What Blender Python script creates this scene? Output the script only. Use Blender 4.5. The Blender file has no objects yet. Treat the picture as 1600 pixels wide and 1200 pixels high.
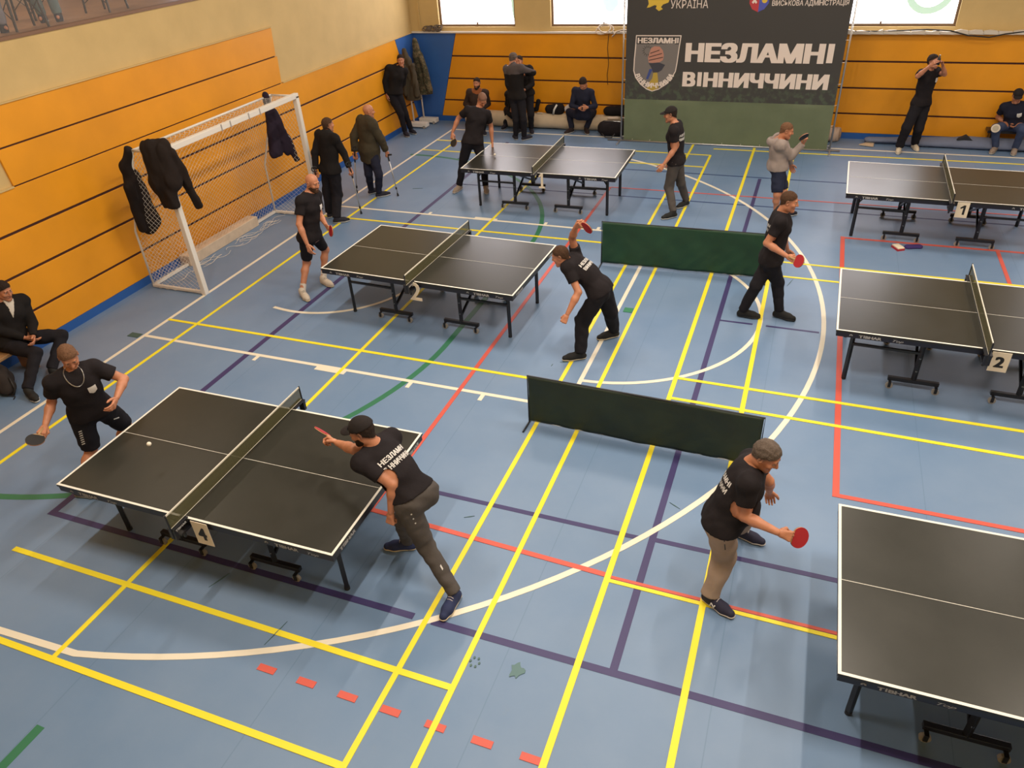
import bpy, bmesh, math, random, zlib
import numpy as np
import openvdb as vdb
from mathutils import Vector, Matrix, Euler
from mathutils.bvhtree import BVHTree
random.seed(7); RNG = np.random.default_rng(7)
C = bpy.context.scene.collection
PI = math.pi

# ---------------------------------------------------------------- camera
CAM_P = np.array([0.0, 0.0, 4.778])
YAW, PITCH, ROLL, FPX = 0.39944207, -0.59582246, -0.06705497, 1148.54
cy_, sy_ = math.cos(YAW), math.sin(YAW); cp_, sp_ = math.cos(PITCH), math.sin(PITCH)
fwd = Vector((-sy_*cp_, cy_*cp_, sp_)); rgt0 = Vector((cy_, sy_, 0)); up0 = rgt0.cross(fwd)
rgt = math.cos(ROLL)*rgt0 + math.sin(ROLL)*up0; upv = -math.sin(ROLL)*rgt0 + math.cos(ROLL)*up0
cam = bpy.data.cameras.new('camera'); cam.sensor_width = 36; cam.lens = FPX/1600*36; cam.clip_end = 100; cam.clip_start = .05
camo = bpy.data.objects.new('camera', cam); C.objects.link(camo)
camo.matrix_world = Matrix(((rgt.x, upv.x, -fwd.x, 0), (rgt.y, upv.y, -fwd.y, 0), (rgt.z, upv.z, -fwd.z, CAM_P[2]), (0, 0, 0, 1)))
bpy.context.scene.camera = camo
# ---------------------------------------------------------------- world, lamps, exposure
vs = bpy.context.scene.view_settings
vs.view_transform = 'Standard'; vs.look = 'None'; vs.exposure = 0.0; vs.gamma = 1.0; vs.use_curve_mapping = False
w = bpy.data.worlds.new('world'); bpy.context.scene.world = w; w.use_nodes = True
w.node_tree.nodes['Background'].inputs[0].default_value = (.75, .85, 1, 1); w.node_tree.nodes['Background'].inputs[1].default_value = 1.0
CEIL = 7.3
LAMP_W = 124.0; WINDOW_E = 5.0
def area(name, loc, sx, sy, power, col, rot=(0, 0, 0)):
    l = bpy.data.lights.new(name, 'AREA'); l.shape = 'RECTANGLE'; l.size = sx; l.size_y = sy; l.energy = power; l.color = col
    o = bpy.data.objects.new(name, l); C.objects.link(o); o.location = loc; o.rotation_euler = rot; return o
for lx in (-4.9, -1.8, 1.3, 4.4, 7.5):
    for ly in (3.0, 7.4, 11.8):
        area('ceiling_lamp', (lx, ly, CEIL-.3), .12, 1.2, LAMP_W*{3.0: 1.1, 7.4: 1.0, 11.8: .62}[ly]*{-4.9: .95, -1.8: 1.1, 4.4: .8, 7.5: .7}.get(lx, 1.0), (1.0, .87, .72))

# ---------------------------------------------------------------- materials
MATS = {}
def mat(name, col, rough=.6, metal=0, spec=.5, noise=0, nscale=8, bump=0, bscale=60, emit=None, alpha=None, tint=None):
    if name in MATS: return MATS[name]
    m = bpy.data.materials.new(name); m.use_nodes = True; nt = m.node_tree; N = nt.nodes; L = nt.links
    b = N['Principled BSDF']; b.inputs['Base Color'].default_value = (*col, 1); b.inputs['Roughness'].default_value = rough
    b.inputs['Metallic'].default_value = metal; b.inputs['Specular IOR Level'].default_value = spec
    if noise or bump:
        tc = N.new('ShaderNodeTexCoord')
    if noise:
        n = N.new('ShaderNodeTexNoise'); n.inputs['Scale'].default_value = nscale; n.inputs['Detail'].default_value = 5
        L.new(tc.outputs['Object'], n.inputs['Vector'])
        r = N.new('ShaderNodeValToRGB'); r.color_ramp.elements[0].position = .3; r.color_ramp.elements[1].position = .7
        lo = tuple(max(0, c*(1-noise)) for c in col); hi = tint if tint else tuple(min(1, c*(1+noise)) for c in col)
        r.color_ramp.elements[0].color = (*lo, 1); r.color_ramp.elements[1].color = (*hi, 1)
        L.new(n.outputs['Fac'], r.inputs['Fac']); L.new(r.outputs['Color'], b.inputs['Base Color'])
    if bump:
        n2 = N.new('ShaderNodeTexNoise'); n2.inputs['Scale'].default_value = bscale; n2.inputs['Detail'].default_value = 3
        L.new(tc.outputs['Object'], n2.inputs['Vector'])
        bm = N.new('ShaderNodeBump'); bm.inputs['Strength'].default_value = bump; bm.inputs['Distance'].default_value = .02
        L.new(n2.outputs['Fac'], bm.inputs['Height']); L.new(bm.outputs['Normal'], b.inputs['Normal'])
    if emit:
        b.inputs['Emission Color'].default_value = (*col, 1); b.inputs['Emission Strength'].default_value = emit
    if alpha is not None: b.inputs['Alpha'].default_value = alpha
    MATS[name] = m; return m
def srgb(r, g, b):
    f = lambda c: (c/255/12.92) if c/255 <= .04045 else ((c/255+.055)/1.055)**2.4
    return (f(r), f(g), f(b))
M_ORANGE = mat('orange_panel', (.80, .325, .008), .5, noise=.07, nscale=1.5, bump=.03, bscale=120)
M_BLUEP = mat('blue_panel', (.035, .13, .42), .5, noise=.06, nscale=2)
M_SKIRT = mat('blue_skirting', (.02, .10, .36), .5)
M_CREAM = mat('cream_plaster', (.63, .455, .20), .85, noise=.05, nscale=2.5, bump=.08, bscale=40)
M_CEIL = mat('darkened_ceiling', (.30, .27, .23), .9)  # unseen ceiling, colour darkened to cut bounce light and deepen the shadows below
M_GAP = mat('dark_joint', (.05, .012, .008), .8)
M_WHITEP = mat('white_paint', (.78, .74, .68), .5)
M_BLACK = mat('black_steel', (.012, .013, .018), .35)
M_GREYM = mat('grey_metal', (.5, .5, .5), .3, metal=1)
M_RUBBER = mat('black_rubber', (.015, .015, .015), .6)
M_CASTER = mat('caster_grey', (.32, .3, .27), .4)
M_WHITE = mat('white_line', (.80, .78, .70), .5)

# ---------------------------------------------------------------- helpers
def tag(o, label=None, cat=None, group=None, kind=None):
    if label: o['label'] = label
    if cat: o['category'] = cat
    if group: o['group'] = group
    if kind: o['kind'] = kind
    return o
def empty(name, loc=(0, 0, 0), rz=0):
    o = bpy.data.objects.new(name, None); C.objects.link(o); o.location = loc; o.rotation_euler = (0, 0, rz); o.empty_display_size = .1
    return o
class MB:
    def __init__(s): s.v = []; s.f = []
    def add(s, vs, fs):
        n = len(s.v); s.v += [tuple(v) for v in vs]; s.f += [tuple(i+n for i in f) for f in fs]; return s
    def box(s, x0, x1, y0, y1, z0, z1):
        return s.add([(x0, y0, z0), (x1, y0, z0), (x1, y1, z0), (x0, y1, z0), (x0, y0, z1), (x1, y0, z1), (x1, y1, z1), (x0, y1, z1)],
                     [(3, 2, 1, 0), (4, 5, 6, 7), (0, 1, 5, 4), (1, 2, 6, 5), (2, 3, 7, 6), (3, 0, 4, 7)])
    def tube(s, pts, r, n=8, caps=True, close=False):
        pts = [Vector(p) for p in pts]; m = len(pts); rs = r if isinstance(r, (list, tuple)) else [r]*m
        V = []; prev = None
        for i, p in enumerate(pts):
            a = pts[i-1] if (i > 0 or close) else p; b = pts[(i+1) % m] if (i < m-1 or close) else p
            d = (b-a).normalized() if (b-a).length > 1e-9 else Vector((0, 0, 1))
            if prev is None:
                u = d.orthogonal().normalized()
                if abs(d.z) < .9: u = Vector((0, 0, 1)).cross(d).normalized()
            else:
                u = (prev-d*prev.dot(d)); u = u.normalized() if u.length > 1e-6 else d.orthogonal().normalized()
            prev = u; w_ = d.cross(u)
            for k in range(n):
                a_ = 2*PI*(k+.5)/n; V.append(p+(u*math.cos(a_)+w_*math.sin(a_))*rs[i])
        F = []
        for i in range(m if close else m-1):
            j = (i+1) % m
            for k in range(n): F.append((i*n+k, i*n+(k+1) % n, j*n+(k+1) % n, j*n+k))
        if caps and not close: F += [tuple(reversed(range(n))), tuple((m-1)*n+k for k in range(n))]
        return s.add(V, F)
    def bar(s, a, b, w_, h=None):  # square bar
        return s.tube([a, b], (w_/2)*math.sqrt(2), 4)
    def disc(s, c, nrm, r, t, n=24):
        nrm = Vector(nrm).normalized(); c = Vector(c); return s.tube([c-nrm*t/2, c+nrm*t/2], r, n)
    def prism(s, poly, axis, a, b):
        # poly: 2-D points in the plane across the axis
        def P(q, h): return {'x': (h, q[0], q[1]), 'y': (q[0], h, q[1]), 'z': (q[0], q[1], h)}[axis]
        n = len(poly); V = [P(q, a) for q in poly]+[P(q, b) for q in poly]
        F = [tuple(range(n)), tuple(reversed(range(n, 2*n)))]+[(i, i+n, (i+1) % n+n, (i+1) % n) for i in range(n)]
        return s.add(V, F)
    def build(s, name, m, parent=None, smooth=False, fix=True, mats=None):
        me = bpy.data.meshes.new(name); me.from_pydata(s.v, [], s.f); me.update()
        if fix:
            bm = bmesh.new(); bm.from_mesh(me); bmesh.ops.recalc_face_normals(bm, faces=bm.faces); bm.to_mesh(me); bm.free()
        me.materials.append(m)
        for p in me.polygons: p.use_smooth = smooth
        o = bpy.data.objects.new(name, me); C.objects.link(o)
        if parent: o.parent = parent
        return o
def copy_tree(o, parent=None):
    c = o.copy(); C.objects.link(c); c.parent = parent
    for ch in o.children: copy_tree(ch, c)
    return c
def bevel(o, w_=.004, seg=2):
    m = o.modifiers.new('bevel', 'BEVEL'); m.width = w_; m.segments = seg; m.limit_method = 'ANGLE'; return o

_dg = None
LASTK = {'k': []}
def text_mesh(s, bold=.0, shear=0, res=3):
    if any(c in 'ІI' for c in s):
        V = []; F = []; x = 0; gap = .085; sw = .10+bold*2.0; cap = text_raw('Н', bold, 0, res)[0][:, 1].max(); KK = []
        for part in __import__('re').split('([ІI])', s):
            if not part: continue
            if part in 'ІI': v = np.array([(0, 0), (sw, 0), (sw, cap), (0, cap)], float); f = [(0, 1, 2, 3)]; KK += [0]*4
            else: v, f = text_raw(part, bold, shear, res); KK += LASTK['k']
            if part in 'ІI': w_ = sw
            else: w_ = v[:, 0].max()
            F += [tuple(i+len(V) for i in q) for q in f]; V += [(a+x, b_) for a, b_ in v]; x += w_+gap
        LASTK['k'] = KK; v = np.array(V); v -= v.min(0); v /= v.max(0); return v, F
    v, f = text_raw(s, bold, shear, res); v = v-v.min(0); v /= v.max(0); return v, f
def text_raw(s, bold=.0, shear=0, res=3):
    cu = bpy.data.curves.new('t', 'FONT'); cu.body = s; cu.size = 1; cu.offset = min(bold, .012); cu.shear = shear; cu.resolution_u = res; cu.fill_mode = 'FRONT'
    o = bpy.data.objects.new('t', cu); C.objects.link(o)
    dg = bpy.context.evaluated_depsgraph_get(); dg.update()
    me = bpy.data.meshes.new_from_object(o.evaluated_get(dg)); bpy.data.objects.remove(o); bpy.data.curves.remove(cu)
    v = np.array([x.co[:2] for x in me.vertices]); f = [tuple(p.vertices) for p in me.polygons]; bpy.data.meshes.remove(me)
    LASTK['k'] = [0]*len(v)
    if bold > .015:
        n = len(v); V2 = []; F2 = []; LASTK['k'] = [c for c in range(10) for _ in range(n)]
        for dx in np.linspace(-bold, bold, 5):
            for dy in (-.35*bold, .35*bold): F2 += [tuple(i+len(V2)*n for i in q) for q in f]; V2.append(v+np.array([dx, dy]))
        v = np.vstack(V2); f = F2
    v[:, 0] -= v[:, 0].min(); return v, f
def text_obj(name, s, m, parent, origin, ux, uy, thick=.001, bold=.02, shear=0):
    """flat lettering filling the rectangle origin, origin+ux, origin+uy"""
    v, f = text_mesh(s, bold, shear); o_, ux, uy = Vector(origin), Vector(ux), Vector(uy); n = ux.cross(uy).normalized()*thick
    nn = n.normalized()*.00010; V = [o_+ux*float(a)+uy*float(b)+n+nn*k for (a, b), k in zip(v, LASTK['k'])]
    me = bpy.data.meshes.new(name); me.from_pydata(V, [], f); me.materials.append(m)
    o = bpy.data.objects.new(name, me); C.objects.link(o)
    if parent: o.parent = parent
    return o

# ---------------------------------------------------------------- room
XW, YW, XE, YS = -9.13, 17.0, 11.0, -1.6
def floor_material():
    m = bpy.data.materials.new('blue_vinyl'); m.use_nodes = True; nt = m.node_tree; N = nt.nodes; L = nt.links; b = N['Principled BSDF']
    tc = N.new('ShaderNodeTexCoord')
    n = N.new('ShaderNodeTexNoise'); n.inputs['Scale'].default_value = .55; n.inputs['Detail'].default_value = 8; n.inputs['Roughness'].default_value = .6
    L.new(tc.outputs['Object'], n.inputs['Vector'])
    r = N.new('ShaderNodeValToRGB'); r.color_ramp.elements[0].position = .3; r.color_ramp.elements[1].position = .72
    r.color_ramp.elements[0].color = (.130, .222, .375, 1); r.color_ramp.elements[1].color = (.195, .282, .425, 1)
    L.new(n.outputs['Fac'], r.inputs['Fac'])
    # scuffs
    n2 = N.new('ShaderNodeTexNoise'); n2.inputs['Scale'].default_value = 3.2; n2.inputs['Detail'].default_value = 10; n2.inputs['Roughness'].default_value = .75
    L.new(tc.outputs['Object'], n2.inputs['Vector'])
    r2 = N.new('ShaderNodeValToRGB'); r2.color_ramp.elements[0].position = .62; r2.color_ramp.elements[1].position = .8
    r2.color_ramp.elements[0].color = (0, 0, 0, 1); r2.color_ramp.elements[1].color = (.25, .25, .25, 1)
    L.new(n2.outputs['Fac'], r2.inputs['Fac'])
    mx = N.new('ShaderNodeMixRGB'); mx.inputs[2].default_value = (.23, .27, .30, 1)
    L.new(r2.outputs['Color'], mx.inputs[0]); L.new(r.outputs['Color'], mx.inputs[1])
    # welded seams of the vinyl every 2 m, running along y
    sx = N.new('ShaderNodeSeparateXYZ'); L.new(tc.outputs['Object'], sx.inputs[0])
    ma = N.new('ShaderNodeMath'); ma.operation = 'PINGPONG'; ma.inputs[1].default_value = .75; L.new(sx.outputs['X'], ma.inputs[0])
    lt = N.new('ShaderNodeMath'); lt.operation = 'LESS_THAN'; lt.inputs[1].default_value = .004; L.new(ma.outputs[0], lt.inputs[0])
    ml = N.new('ShaderNodeMath'); ml.operation = 'MULTIPLY'; ml.inputs[1].default_value = .35; L.new(lt.outputs[0], ml.inputs[0])
    m2 = N.new('ShaderNodeMixRGB'); m2.inputs[2].default_value = (.07, .15, .24, 1); L.new(ml.outputs[0], m2.inputs[0]); L.new(mx.outputs[0], m2.inputs[1])
    L.new(m2.outputs[0], b.inputs['Base Color'])
    b.inputs['Roughness'].default_value = .42; b.inputs['Specular IOR Level'].default_value = .45
    return m
M_FLOOR = floor_material()
floor = MB().box(XW-.1, XE, YS, YW+.1, -.1, 0).build('floor', M_FLOOR); tag(floor, 'blue vinyl sports floor with coloured court lines', 'floor', kind='structure')
ceil = MB().box(XW-4, XE, YS, YW+.1, CEIL, CEIL+.1).build('ceiling', M_CEIL); tag(ceil, kind='structure')
# left wall: cream plaster, with the gallery opening above
wl = MB(); wl.box(XW-.3, XW-.03, YS, YW+.1, 0, 3.59); wl.box(XW-.3, XW-.03, YS, 3.0, 3.59, CEIL); wl.box(XW-.3, XW-.03, 12.2, YW+.1, 3.59, CEIL); wl.box(XW-.3, XW-.03, 3.0, 12.2, 6.0, CEIL)
wall_left = wl.build('wall_left', M_CREAM); tag(wall_left, kind='structure')
wr = MB().box(XE, XE+.2, YS, YW+.1, 0, CEIL).build('wall_right', M_CREAM); tag(wr, kind='structure')
wf = MB().box(XW-4, XE, YS-.2, YS, 0, CEIL).build('wall_front', M_CREAM); tag(wf, kind='structure')
# back wall with three windows
WINS = [(-8.42, -6.52, 2.12, 5.2), (-5.68, -3.3, 2.12, 5.2), (-.3, 2.28, 2.12, 5.2), (5.2, 7.8, 2.12, 5.2)]
wb = MB(); xs = XW-.3
wb.box(XW-.3, XE, YW+.03, YW+.3, 0, 2.12); wb.box(XW-.3, XE, YW+.03, YW+.3, 5.2, CEIL)
for x0, x1, z0, z1 in WINS: wb.box(xs, x0, YW+.03, YW+.3, z0, z1); xs = x1
wb.box(xs, XE, YW+.03, YW+.3, 2.12, 5.2)
wall_back = wb.build('wall_back', M_CREAM); tag(wall_back, kind='structure')
# panel cladding, each board a part of its wall
def board(wall, pts, axis, a, b, m, label=None):
    o = MB().prism(pts, axis, a, b).build('wall_panel', m, wall); bevel(o, .004, 1)
    if label: o['label'] = label
    return o
G_ = .017
def blue_l(z): return 16.11+(2.0-z)*.36/1.0 if False else 16.11+(2.0-z)*.36
rows = [(.12, .5), (.5, 1.0), (1.0, 1.5), (1.5, 2.0)]
for z0, z1 in rows:
    a, b = z0+(G_ if z0 > .2 else 0), z1-(G_ if z1 < 1.9 else 0)
    board(wall_left, [(YS, a), (blue_l(a), a), (blue_l(b), b), (YS, b)], 'x', XW-.03, XW, M_ORANGE)
for z0, z1 in [(2.0, 2.46), (2.46, 2.93)]:
    board(wall_left, [(6.13, z0+G_), (11.76, z0+G_), (11.80, z1-.004), (6.10, z1-.004)], 'x', XW-.03, XW, M_ORANGE)
board(wall_left, [(blue_l(.12)+.01, .12), (YW+.03, .12), (YW+.03, 2.0), (blue_l(2.0)+.01, 2.0)], 'x', XW-.03, XW, M_BLUEP, 'blue corner board')
o = MB().box(XW-.03, XW-.012, YS, YW, .12, 2.93).build('panel_backing', M_GAP, wall_left)
o.data.materials.clear(); o.data.materials.append(M_GAP)
me = MB().box(XW-.03, XW-.014, YS, YW, .12, 1.99).box(XW-.03, XW-.014, 6.15, 11.74, 1.99, 2.9)
bpy.data.objects.remove(o); o = me.build('panel_backing', M_GAP, wall_left)
bs = MB().box(XW-.03, XW+.012, YS, YW, 0, .12).build('baseboard_left', M_SKIRT); tag(bs, kind='structure')
def blue_b(z): return -8.0-(2.0-z)*.30
for z0, z1 in rows:
    a, b = z0+(G_ if z0 > .2 else 0), z1-(G_ if z1 < 1.9 else 0)
    board(wall_back, [(blue_b(a), a), (XE, a), (XE, b), (blue_b(b), b)], 'y', YW, YW+.03, M_ORANGE)
board(wall_back, [(XW, .12), (blue_b(.12)-.01, .12), (blue_b(2.0)-.01, 2.0), (XW, 2.0)], 'y', YW, YW+.03, M_BLUEP, 'blue corner board')
MB().box(XW, XE, YW+.014, YW+.03, .12, 1.99).build('panel_backing', M_GAP, wall_back)
bs = MB().box(XW, XE, YW-.012, YW+.03, 0, .12).build('baseboard_back', M_SKIRT); tag(bs, kind='structure')
sill = MB().box(XW, XE, YW-.05, YW+.12, 2.0, 2.035).build('trim_1', M_WHITEP); tag(sill, 'pale ledge along the top of the back wall panels', kind='structure')
lt = MB().box(XW-.03, XW+.015, 11.8, YW, 2.0, 2.02).box(XW-.03, XW+.015, 6.12, 11.8, 2.93, 2.945).box(XW-.03, XW+.015, YS, 6.12, 2.0, 2.02)
tag(lt.build('trim_2', M_CREAM), kind='structure')
# windows: a bright white film stretched over the panes
mw = bpy.data.materials.new('bright_window_film'); mw.use_nodes = True; nt = mw.node_tree; b = nt.nodes['Principled BSDF']
b.inputs['Base Color'].default_value = (.8, .8, .8, 1)
tcw = nt.nodes.new('ShaderNodeTexCoord'); nw = nt.nodes.new('ShaderNodeTexNoise'); nw.inputs['Scale'].default_value = 1.3; nw.inputs['Detail'].default_value = 1
nt.links.new(tcw.outputs['Object'], nw.inputs['Vector'])
rw = nt.nodes.new('ShaderNodeValToRGB'); rw.color_ramp.elements[0].position = .64; rw.color_ramp.elements[1].position = .70
rw.color_ramp.elements[0].color = (1, .94, .98, 1); rw.color_ramp.elements[1].color = (.86, .92, 1, 1)
nt.links.new(nw.outputs['Fac'], rw.inputs['Fac']); nt.links.new(rw.outputs['Color'], b.inputs['Emission Color']); b.inputs['Emission Strength'].default_value = WINDOW_E
M_WIN = mw
M_FRAME = mat('window_frame_brown', (.20, .13, .08), .5)
M_TINT = mat('window_decal_blue', (.55, .68, .85), .6, emit=1.1)
M_TINT2 = mat('window_decal_green', (.45, .62, .50), .6, emit=.8)
for i, (x0, x1, z0, z1) in enumerate(WINS):
    t = empty('window_%d' % (i+1), ((x0+x1)/2, YW+.1, z0)); tag(t, kind='structure')
    cx = (x0+x1)/2; hw = (x1-x0)/2; f = .045
    fr = MB().box(-hw, -hw+f, 0, .06, 0, z1-z0).box(hw-f, hw, 0, .06, 0, z1-z0).box(-hw+f, hw-f, 0, .06, 0, f).box(-hw+f, hw-f, 0, .06, z1-z0-f, z1-z0)
    fr.build('window_frame', M_FRAME, t)
    MB().box(-hw+f, hw-f, .03, .04, f, z1-z0-f).build('pane', M_WIN, t)
    MB().box(-.02, .02, -.01, .0, 0, .09).build('window_latch', M_FRAME, t)
    if i == 1:
        d = MB().prism([(.0, 1.0), (.28, .75), (.30, .42), (.18, .28), (.05, .3), (-.05, .5), (-.12, .75)], 'y', .018, .028).build('window_decal', M_TINT, t)
        d['label'] = 'pale blue shape stuck on the window'
    if i == 2:
        pts = [(.45+.42*math.cos(a), .62+.42*math.sin(a)) for a in np.linspace(PI, 2*PI, 14)]+[(.45+.3*math.cos(a), .62+.3*math.sin(a)) for a in np.linspace(2*PI, PI, 14)]
        d = MB().prism([(-q[0]+1.2, q[1]) for q in pts], 'y', .018, .028).build('window_decal', M_TINT2, t)
        d['label'] = 'pale green ring stuck on the window'
    if i == 0:
        d = MB().prism([(.80, 1.0), (.86, .3), (.9, .1), (.9, 1.0)], 'y', .018, .028).build('window_decal', M_TINT2, t); d['label'] = 'pale green edge stuck on the window'
# thin electrical conduit in the far corner and drooping cables over the back wall
o = MB().box(-8.93, -8.90, YW-.005, YW+.03, 2.03, 5).build('conduit', M_CREAM); tag(o, 'thin cream conduit running up the back wall near the corner', 'pipe')

# ---------------------------------------------------------------- court lines (parts of the floor)
LC = {'white': mat('line_white', (.80, .74, .60), .5), 'yellow': mat('line_yellow', (.88, .74, .03), .5), 'purple': mat('line_purple', (.042, .034, .13), .5),
      'red': mat('line_red', (.62, .10, .07), .5), 'green': mat('line_green', (.03, .17, .09), .5), 'navy': mat('line_navy', (.02, .05, .16), .5)}
ZL = {'green': .0010, 'purple': .0018, 'navy': .0026, 'white': .0034, 'red': .0042, 'yellow': .0050}
def strip(col, pts, w_=.05, lab=None, z=None):
    strip.k = getattr(strip, 'k', 0)+1; z = ZL[col]+strip.k*.000012 if z is None else z; P = [Vector((p[0], p[1], 0)) for p in pts]; V = []; n = len(P)
    for i, p in enumerate(P):
        d = (P[min(i+1, n-1)]-P[max(i-1, 0)]).normalized(); s = Vector((-d.y, d.x, 0))*w_/2
        V += [p+s, p-s]
    V = [(v.x, v.y, z) for v in V]+[(v.x, v.y, 0) for v in V]; F = []; m = 2*n
    for i in range(n-1): F += [(2*i, 2*i+1, 2*i+3, 2*i+2), (2*i+m, 2*i, 2*i+2, 2*i+2+m), (2*i+1, 2*i+1+m, 2*i+3+m, 2*i+3)]
    F += [(0, m, m+1, 1), (2*n-2, 2*n-1, m+2*n-1, m+2*n-2)]
    o = MB().add(V, F).build('court_line', LC[col], floor, fix=False); o['label'] = (lab or col+' court line')
    return o
def arc(cx, cy, r, a0, a1, n=48): return [(cx+r*math.cos(math.radians(a0+(a1-a0)*i/n)), cy+r*math.sin(math.radians(a0+(a1-a0)*i/n))) for i in range(n+1)]
YEnd = 16.28
S_ = strip
# white
S_('white', [(-7.97, YS), (-7.97, YEnd)], .05, 'white goal line along the left wall')
S_('white', [(-7.97, YEnd), (8.0, YEnd-.08)], .05, 'white side line before the back wall')
S_('white', [(-7.97, 6.20), (-2.0, 6.22)], .05, 'white near edge of the key'); S_('white', [(-7.97, 11.12), (-2.0, 11.09)], .05, 'white far edge of the key')
S_('white', [(-2.0, 6.2), (-2.0, 11.1)], .05, 'white free throw line')
S_('white', arc(-2.06, 8.66, 1.88, -88, 90), .05, 'white free throw half circle')
S_('white', [(-7.97, 1.93), (-5.53, 2.0)]+arc(-6.24, 8.67, 6.81, -77, 77, 80)+[(-5.6, 15.33), (-7.97, 15.4)], .055, 'large white three point arc')
S_('white', [(-6.70, 7.37)]+arc(-6.34, 8.64, 1.31, -98, 98, 40), .05, 'small white half circle under the hoop')
for y0, sg in ((6.2, -1), (11.1, 1)):
    S_('white', [(-5.2, y0+sg*.03), (-4.78, y0+sg*.03)], .11, 'white key block')
    for x in (-6.08, -3.9, -2.98): S_('white', [(x, y0), (x, y0+sg*.12)], .05, 'white key tick')
# yellow
S_('yellow', [(-7.47, YS), (-7.47, 15.1)], .045); S_('yellow', [(-4.85, 1.96), (-4.87, 15.4)], .045)
S_('yellow', [(-2.22, 1.9), (-2.22, 16.1)], .045, 'left yellow line of the close pair'); S_('yellow', [(-1.77, 1.0), (-1.77, 15.36)], .045, 'right yellow line of the close pair')
S_('yellow', [(-.97, 0.6), (-.97, 16.0)], .05); S_('yellow', [(-.19, 0.6), (-.19, 15.8)], .05)
S_('yellow', [(-7.97, 6.66), (-2.2, 6.66)], .045); S_('yellow', [(-.97, 6.72), (8, 6.6)], .045); S_('yellow', [(-.97, 7.13), (8, 7.1)], .045)
S_('yellow', [(-6.2, 2.71), (-1.77, 2.71)], .05); S_('yellow', [(-7.47, 1.92), (-2.2, 1.95)], .05)
S_('yellow', [(-7.97, 10.62), (-2.2, 10.62)], .045); S_('yellow', [(-.97, 10.08), (8, 10.04)], .04); S_('yellow', [(-.97, 10.56), (8, 10.5)], .04)
S_('yellow', [(-7.97, 14.64), (-1.77, 14.6)], .04); S_('yellow', [(-7.97, 15.38), (-1.77, 15.36)], .04)
S_('yellow', [(-1.77, 15.8), (8, 15.85)], .04)
S_('yellow', [(-.97, 4.02), (8, 3.98)], .035, 'thin yellow line beside the red line')
# purple
S_('purple', [(-6.25, 3.16), (-6.25, 15.5)], .075); S_('purple', [(-6.29, 3.18), (-2.33, 3.19)], .06); S_('purple', [(-2.17, 3.19), (8, 3.24)], .06)
S_('purple', [(-6.25, 4.56), (-.82, 4.56)], .05); S_('purple', [(-.68, 4.58), (8, 4.6)], .05)
S_('purple', [(-.71, 3.19), (-.69, 14.12)], .06)
S_('purple', [(-.70, 8.6), (-.27, 8.6)], .035); S_('purple', [(-.11, 8.6), (.52, 8.6)], .035)
S_('navy', [(-6.9, 14.2), (8, 14.16)], .035); S_('navy', [(-3.3, 12.72), (8, 12.74)], .035); S_('navy', [(-6.25, 12.72), (-3.3, 12.72)], .035)
# red
S_('red', [(-3.28, 4.16), (-3.28, 13.13)], .05); S_('red', [(-3.28, 4.16), (-.97, 4.07)], .05); S_('red', [(-.97, 4.06), (8, 4.02)], .03, 'thin red line beside the yellow line')
S_('red', [(.76, 5.60), (.76, 11.7)], .06); S_('red', [(.73, 5.62), (8, 5.6)], .05); S_('red', [(.73, 11.66), (8, 11.66)], .05)
S_('red', [(2.84, 8.0), (2.84, 11.7)], .05); S_('red', [(-3.28, 13.13), (8, 13.2)], .03, 'faint red line')
for i in range(7): S_('red', [(-3.245+.352*i, 2.405), (-3.095+.352*i, 2.405)], .055, 'short red dash')
# green
S_('green', arc(-7.93, 7.15, 4.07, -95, 0, 40)+arc(-7.93, 10.2, 4.07, 0, 92, 40), .075, 'green goal area line')
S_('green', [(-4.45, 1.49), (-4.47, 0.6)], .075, 'short green line at the front')
# flecks, tape and stains on the vinyl
M_TAPE = mat('dark_tape', (.05, .10, .09), .7); M_STAIN = mat('stain', (.07, .14, .13), .6)
def patch(name, pts, m, lab):
    o = MB().prism(pts, 'z', 0, .0062).build(name, m, floor); o['label'] = lab
patch('tape_patch', [(-8.2, 6.12), (-8.02, 6.12), (-8.02, 6.22), (-8.2, 6.22)], M_TAPE, 'dark tape patch beside the white goal line')
patch('tape_patch', [(-1.92, 8.5), (-1.80, 8.5), (-1.80, 8.62), (-1.92, 8.62)], mat('green_tape', (.03, .2, .1), .6), 'green tape patch beside the yellow line')
patch('stain', [(-1.38+.05*(1+.35*math.sin(3*a+1))*math.cos(a), 2.99+.06*(1+.3*math.sin(5*a))*math.sin(a)) for a in np.linspace(0, 2*PI, 22)[:-1]], mat('green_stain', (.10, .19, .20), .6), 'greenish stain on the vinyl')
for k in range(6):
    a = k*1.05; patch('stain', [(-1.70+.035*math.cos(a)+.009*math.cos(t), 2.96+.04*math.sin(a)+.012*math.sin(t)) for t in np.linspace(0, 2*PI, 8)[:-1]], M_STAIN, 'small dark scuff')
for (x, y, a, l) in [(-2.35, 4.35, .5, .1), (-.6, 5.05, -.5, .12), (-4.1, 3.0, 1.2, .2), (-3.3, 2.7, 1.4, .25), (-2.3, 7.1, .3, .1), (-2.42, 7.0, 1.5, .06), (1.0, 4.9, -.7, .1), (0.1, 9.9, 1.3, .25), (-6.9, 12.3, .3, .2)]:
    dx, dy = math.cos(a)*l/2, math.sin(a)*l/2; nx, ny = -math.sin(a)*.004, math.cos(a)*.004
    patch('scuff_mark', [(x-dx, y-dy), (x+nx, y+ny), (x+dx, y+dy), (x-nx, y-ny)], M_STAIN, 'thin dark scuff mark')
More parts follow.
